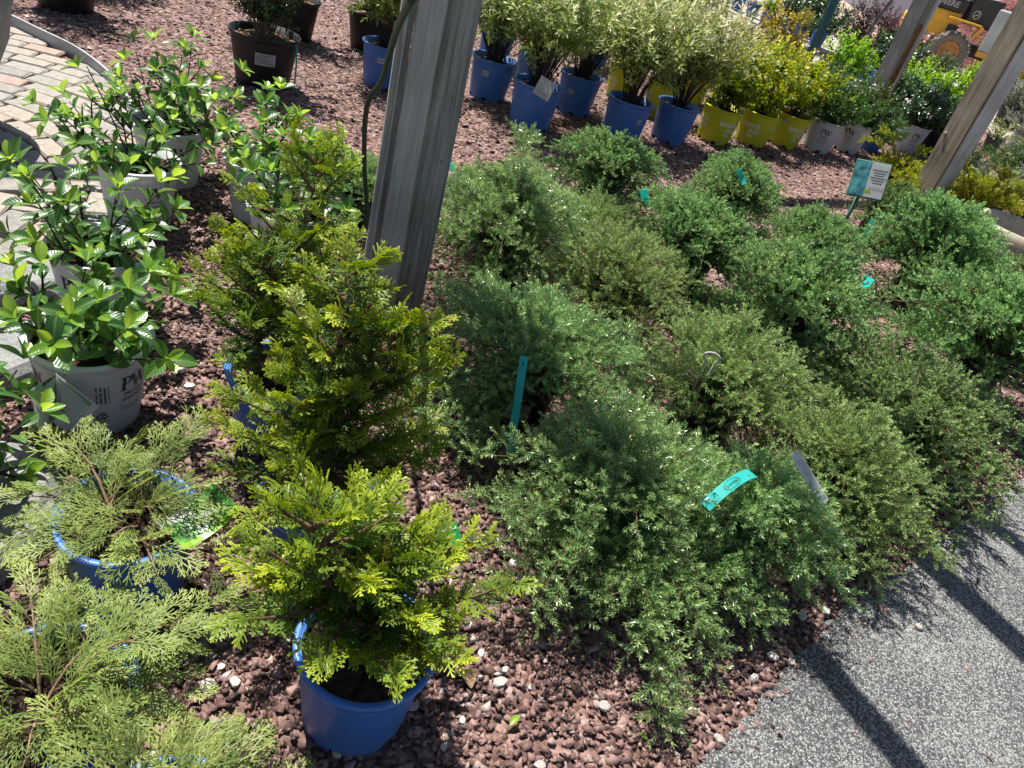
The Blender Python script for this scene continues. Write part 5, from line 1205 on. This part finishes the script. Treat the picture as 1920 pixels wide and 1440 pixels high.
# teal pole
tp = gnd(1484, 182); tpo = thing('pole', 'dark teal metal pole standing behind the golden roses', 'pole', (tp[0], tp[1], -.03))
mobj('shaft', tube_mesh('shaft', [(0, 0, 0), (0, 0, 2.6)], .055, 'teal_pole', 16), tpo); mobj('collar', mesh_py('collar', *lathe([(.056, .3), (.075, .3), (.075, .42), (.056, .42)], 16), 'teal_pole', True), tpo)

# young trees beyond
TREEC = shrub('rose', 'lime_leaf', .75, 1.0, 0, 20, 260, 640, 'bark_grey', 1, .2, 1.4, True, .5)
def tree(lab, px, py, h, r, seed, m=TREEC, cz=1.3, s=1.0):
    g_ = gnd(px, py); t = thing('young_tree', lab, 'tree', (g_[0], g_[1], 0), seed, 'young trees in the yard'); rr = np.random.default_rng(seed)
    pts = [np.array([rr.normal() * .02 * k, rr.normal() * .02 * k, h * k / 6]) for k in range(7)]; _sp = spline(pts, 4); mobj('trunk', tube_mesh('trunk', _sp, np.linspace(r, r * .55, len(_sp)), 'bark_grey', 9), t)
    for k in range(4):
        b0 = pts[3 + k % 4]; e = b0 + np.array([math.cos(k * 2.4) * .5, math.sin(k * 2.4) * .5, .5]); _sp = spline([b0, b0 * .5 + e * .5 + [0, 0, .08], e], 5); mobj('limb', tube_mesh('limb', _sp, np.linspace(r * .5, r * .2, len(_sp)), 'bark_grey', 6), t)
    f = mobj('crown', m[0], t, (0, 0, cz)); f['kind'] = 'stuff'; f.scale = (s, s, s); return t
tree('slim grey young tree right of the teal pole', 1585, 150, 2.6, .035, 3)
tree('slim grey young tree left of the teal pole', 1450, 95, 2.6, .035, 5)
tree('young tree with two leaning stems behind the bench', 1478, 78, 2.8, .04, 8)
tree('dark trunked young tree behind the cream willows', 1350, 30, 2.8, .06, 12, DARK, 1.4, 1.2)

# ================================================================== FAR YARD: hoop houses, mulch heap, loader
def hoop(lab, c, L, rad, rot, hgt):
    t = thing('hoop_house', lab, 'greenhouse', (c[0], c[1], 0), rot); n = 18; V = []; F = []
    for x in np.linspace(-L / 2, L / 2, 14):
        for k in range(n + 1): a = PI * k / n; V.append((x, rad * math.cos(a), hgt * math.sin(a) ** .8))
    m = n + 1
    for i in range(13):
        for k in range(n): F.append((i * m + k, i * m + k + 1, (i + 1) * m + k + 1, (i + 1) * m + k))
    F.append(tuple(range(m))); F.append(tuple(range(13 * m, 14 * m))[::-1])
    mobj('plastic_cover', mesh_py('plastic_cover', V, F, 'tarp', True), t)
    for x in np.linspace(-L / 2, L / 2, 8): mobj('rib', tube_mesh('rib', [(x, (rad + .02) * math.cos(PI * k / n), (hgt + .02) * math.sin(PI * k / n) ** .8) for k in range(n + 1)], .03, 'galvanized', 6), t)
    mobj('base_board', box_mesh('base_board', L, .05, .25, 'board_wood'), t, (0, -rad - .05, .125)); return t
hoop('long white plastic hoop house beyond the young trees', (1.5, 27.5), 22, 3.2, .30, 2.9)
hoop('second white plastic hoop house behind the loader', (19.5, 42), 24, 3.4, .30, 3.0)
def heap(lab, c, r, h, mat, seed):
    from mathutils import noise
    V = []; F = []; n = 36; m = 14
    for i in range(m + 1):
        for k in range(n):
            a = 2 * PI * k / n; q = i / m; rr = r * q * (1 + .15 * noise.noise(Vector((math.cos(a), math.sin(a), seed)))); V.append((rr * math.cos(a), rr * math.sin(a) * .6, h * (1 - q ** 1.3) + .10 * noise.noise(Vector((rr * math.cos(a) * 3, rr * math.sin(a) * 3, seed))) * (q < .98)))
    for i in range(m):
        for k in range(n): F.append((i * n + k, i * n + (k + 1) % n, (i + 1) * n + (k + 1) % n, (i + 1) * n + k))
    tag(mobj('mulch_heap', mesh_py('mulch_heap', V, F, mat, True), None, (c[0], c[1], .0)), lab, 'mulch heap')
wg = gnd(1758, 131)
heap('reddish mulch heap behind the yellow loader', (wg[0] + 3.2, wg[1] + 4.5), 3.8, 2.0, 'mulch', 2)
heap('low pale reddish heap along the white hoop house', (5.0, 23.0), 2.6, .7, 'terracotta', 5)
# wheel loader
ld = thing('wheel_loader', 'yellow wheel loader with black side panel and dusty tyre beyond the posts', 'loader', (wg[0], wg[1], 0), facing(wg) + PI / 2 + .12)
ld.scale = (.76, .76, .76)
def lbox(name, sx, sy, sz, c, mat, bev=.03, parent=None, rot=None):
    o = mobj(name, box_mesh(name, sx, sy, sz, mat, bev), parent or ld, c)
    if rot: o.rotation_euler = rot
    return o
def wheel(x, y, r=.55):
    wt = mobj('wheel', mesh_py('wheel', *(lambda p: ([(a, c_, b) for a, b, c_ in p[0]], p[1]))(lathe([(.02, -.02), (.24, -.02), (.26, -.10), (.30, -.12), (.32, -.08)], 30)), 'hub_rust', True), ld, (x, y, r))
    V, F = lathe([(.30, .02), (.32, -.12), (.46, -.15), (.53, -.11), (r, -.05), (r, .14), (.53, .2), (.3, .2)], 40); mobj('tyre', mesh_py('tyre', [(a, c_, b) for a, b, c_ in V], F, 'rubber', True), wt)
    for k in range(18):
        a = 2 * PI * k / 18
        for sy, dy in ((-1, -.04), (1, .12)):
            o = mobj('tread_lug', box_mesh('tread_lug', .07, .14, .07, 'tyre_dust', .008), wt, ((r + .0) * math.cos(a + sy * .08), dy, (r + .0) * math.sin(a + sy * .08))); o.rotation_euler = (0, -a + PI / 2, sy * .35)
    for k in range(8):
        a = 2 * PI * k / 8; V, F = lathe([(.018, -.02), (.018, -.045), (.001, -.05)], 8); mobj('hub_bolt', mesh_py('hub_bolt', [(q[0] + .16 * math.cos(a), q[2], q[1] + .16 * math.sin(a)) for q in V], F, 'loader_yellow', True), wt)
wheel(0, 0); wheel(2.1, .05, .55); wheel(0, 1.6, .55); wheel(2.1, 1.6, .55)
lbox('rear_body', 1.25, 1.25, .70, (-.72, .85, 1.22), 'loader_yellow', .06)
hd = lbox('hood', 1.30, 1.15, .36, (-.70, .85, 1.76), 'loader_black', .05)
lbox('hood_top', 1.28, 1.10, .20, (-.70, .85, 2.05), 'loader_grey', .05)
lbox('side_panel', .72, .08, .72, (.42, .22, 1.78), 'loader_black', .04)
lbox('engine_block', .9, .9, .8, (.45, .85, 1.75), 'loader_black', .05)
lbox('fender', .95, .34, .06, (.05, .08, 1.42), 'loader_yellow', .015); lbox('fender_step', .10, .34, .34, (.50, .08, 1.25), 'loader_yellow', .015, rot=(0, .35, 0)); lbox('platform', .75, .34, .06, (.92, .08, 1.10), 'loader_yellow', .015)
lbox('frame', 2.6, .7, .34, (.85, .85, .72), 'loader_black', .03); lbox('tool_box', .45, .3, .34, (.98, .12, .82), 'loader_yellow', .02); lbox('boom_tower', .22, .9, 1.25, (1.55, .7, 1.15), 'loader_yellow', .03, rot=(0, .18, 0))
bm_ = lbox('lift_arm', 2.0, .14, .24, (2.55, .30, 1.05), 'loader_yellow', .03, rot=(0, .38, 0)); lbox('cylinder', 1.0, .09, .09, (2.35, .22, .80), 'galvanized', .02, rot=(0, .60, 0)); lbox('bucket', .75, 2.2, .7, (3.7, .85, .42), 'loader_grey', .05)
lbox('cab_roof', 1.3, 1.3, .10, (1.0, .85, 2.95), 'loader_yellow', .04)
for sx in (.45, 1.55):
    for sy in (.28, 1.42): lbox('cab_pillar', .07, .07, .85, (sx, sy, 2.5), 'loader_black', .01)
lbox('counterweight', .35, 1.3, .45, (-1.42, .85, 1.0), 'loader_yellow', .06); lbox('ladder', .3, .04, .5, (-.2, .18, 1.0), 'loader_black', .01)
v, f = text_mesh('DEERE', .22, None, weight=.006); mobj('printed_name', mesh_py('printed_name', [(x - .62, .262, y + 1.70) for x, y, z in v], f, 'white_label'), ld)
V, F = arc2((0, 0), .095, 0, 2 * PI, .025, n=24); A_ = [(V, F), seg2((-.05, -.03), (.045, .02), .03), seg2((-.045, -.02), (-.06, -.065), .014), seg2((.03, .01), (.055, -.04), .014), seg2((.03, .02), (.05, .06), .02), seg2((.05, .06), (.01, .075), .010)]
V, F = join(A_); mobj('printed_emblem', mesh_py('printed_emblem', [(x + .26, .176, y * 1.15 + 1.66) for x, y, z in V], F, 'white_label'), ld)
# pallet and white rails near the loader, grey box on the brown post, black cable loop between the posts
pgx = gnd(1835, 128); pl = thing('pallet', 'pale wooden pallet on the ground beside the loader', 'pallet', (pgx[0], pgx[1], 0), .5)
for k in range(5): mobj('slat', box_mesh('slat', 1.2, .14, .025, 'board_wood', .003), pl, (0, -.44 + .22 * k, .1125))
for k in range(3): mobj('runner', box_mesh('runner', .08, 1.0, .1, 'board_wood', .003), pl, (-.5 + .5 * k, 0, .05))
mobj('grey_box', box_mesh('grey_box', .13, .12, .30, 'galvanized', .01), rp, (-.166, .02, 1.46))
rm = rp.matrix_basis
ca = np.array(rm @ Vector((-.10, .0, 2.05))); cb_ = np.array(p2.matrix_basis @ Vector((.12, -.11, 1.72)))
tag(mobj('cable_loop', tube_mesh('cable_loop', spline([cb_, cb_ * .7 + ca * .3 - [0, 0, .16], cb_ * .35 + ca * .65 - [0, 0, .20], cb_ * .08 + ca * .92 - [0, 0, .07], ca], 8), .014, 'black_cable', 6)), 'black cable slung between the two timber posts', 'cable')
rl = thing('rail', 'white painted rail joining the brown post and the grey and red post', 'rail', tuple(cb_ * [1, 1, 0]), math.atan2(ca[1] - cb_[1], ca[0] - cb_[0]))
L_ = math.hypot(ca[0] - cb_[0], ca[1] - cb_[1])
mobj('plank', box_mesh('plank', L_, .04, .16, 'white_paint', .005), rl, (L_ / 2, .0, 1.98)); mobj('bracket', box_mesh('bracket', .12, .08, .18, 'galvanized', .01), rl, (.03, 0, 1.85))
# fallen bits on the gravel: a dry leaf, two green leaves
for i, (px, py, mt, lab) in enumerate(((880, 1300, 'dry_leaf', 'curled dry brown leaf on the gravel by the front blue pot'), (970, 1350, 'aronia_young', 'fresh green leaf fallen on the gravel in front'), (1192, 1386, 'aronia_young', 'small green leaf fallen beside the trailing juniper tip'))):
    g_ = gnd(px, py); me = leaf_mesh('fallen_leaf', mt, 90 + i, .7 if i == 0 else .5, .5); o = mobj('fallen_leaf', me, None, (g_[0], g_[1], .022)); s = (.05, .035, .022)[i]; o.scale = (s, s, s); o.rotation_euler = (.2, .1, i * 2.1 + .5); tag(o, lab, 'leaf')
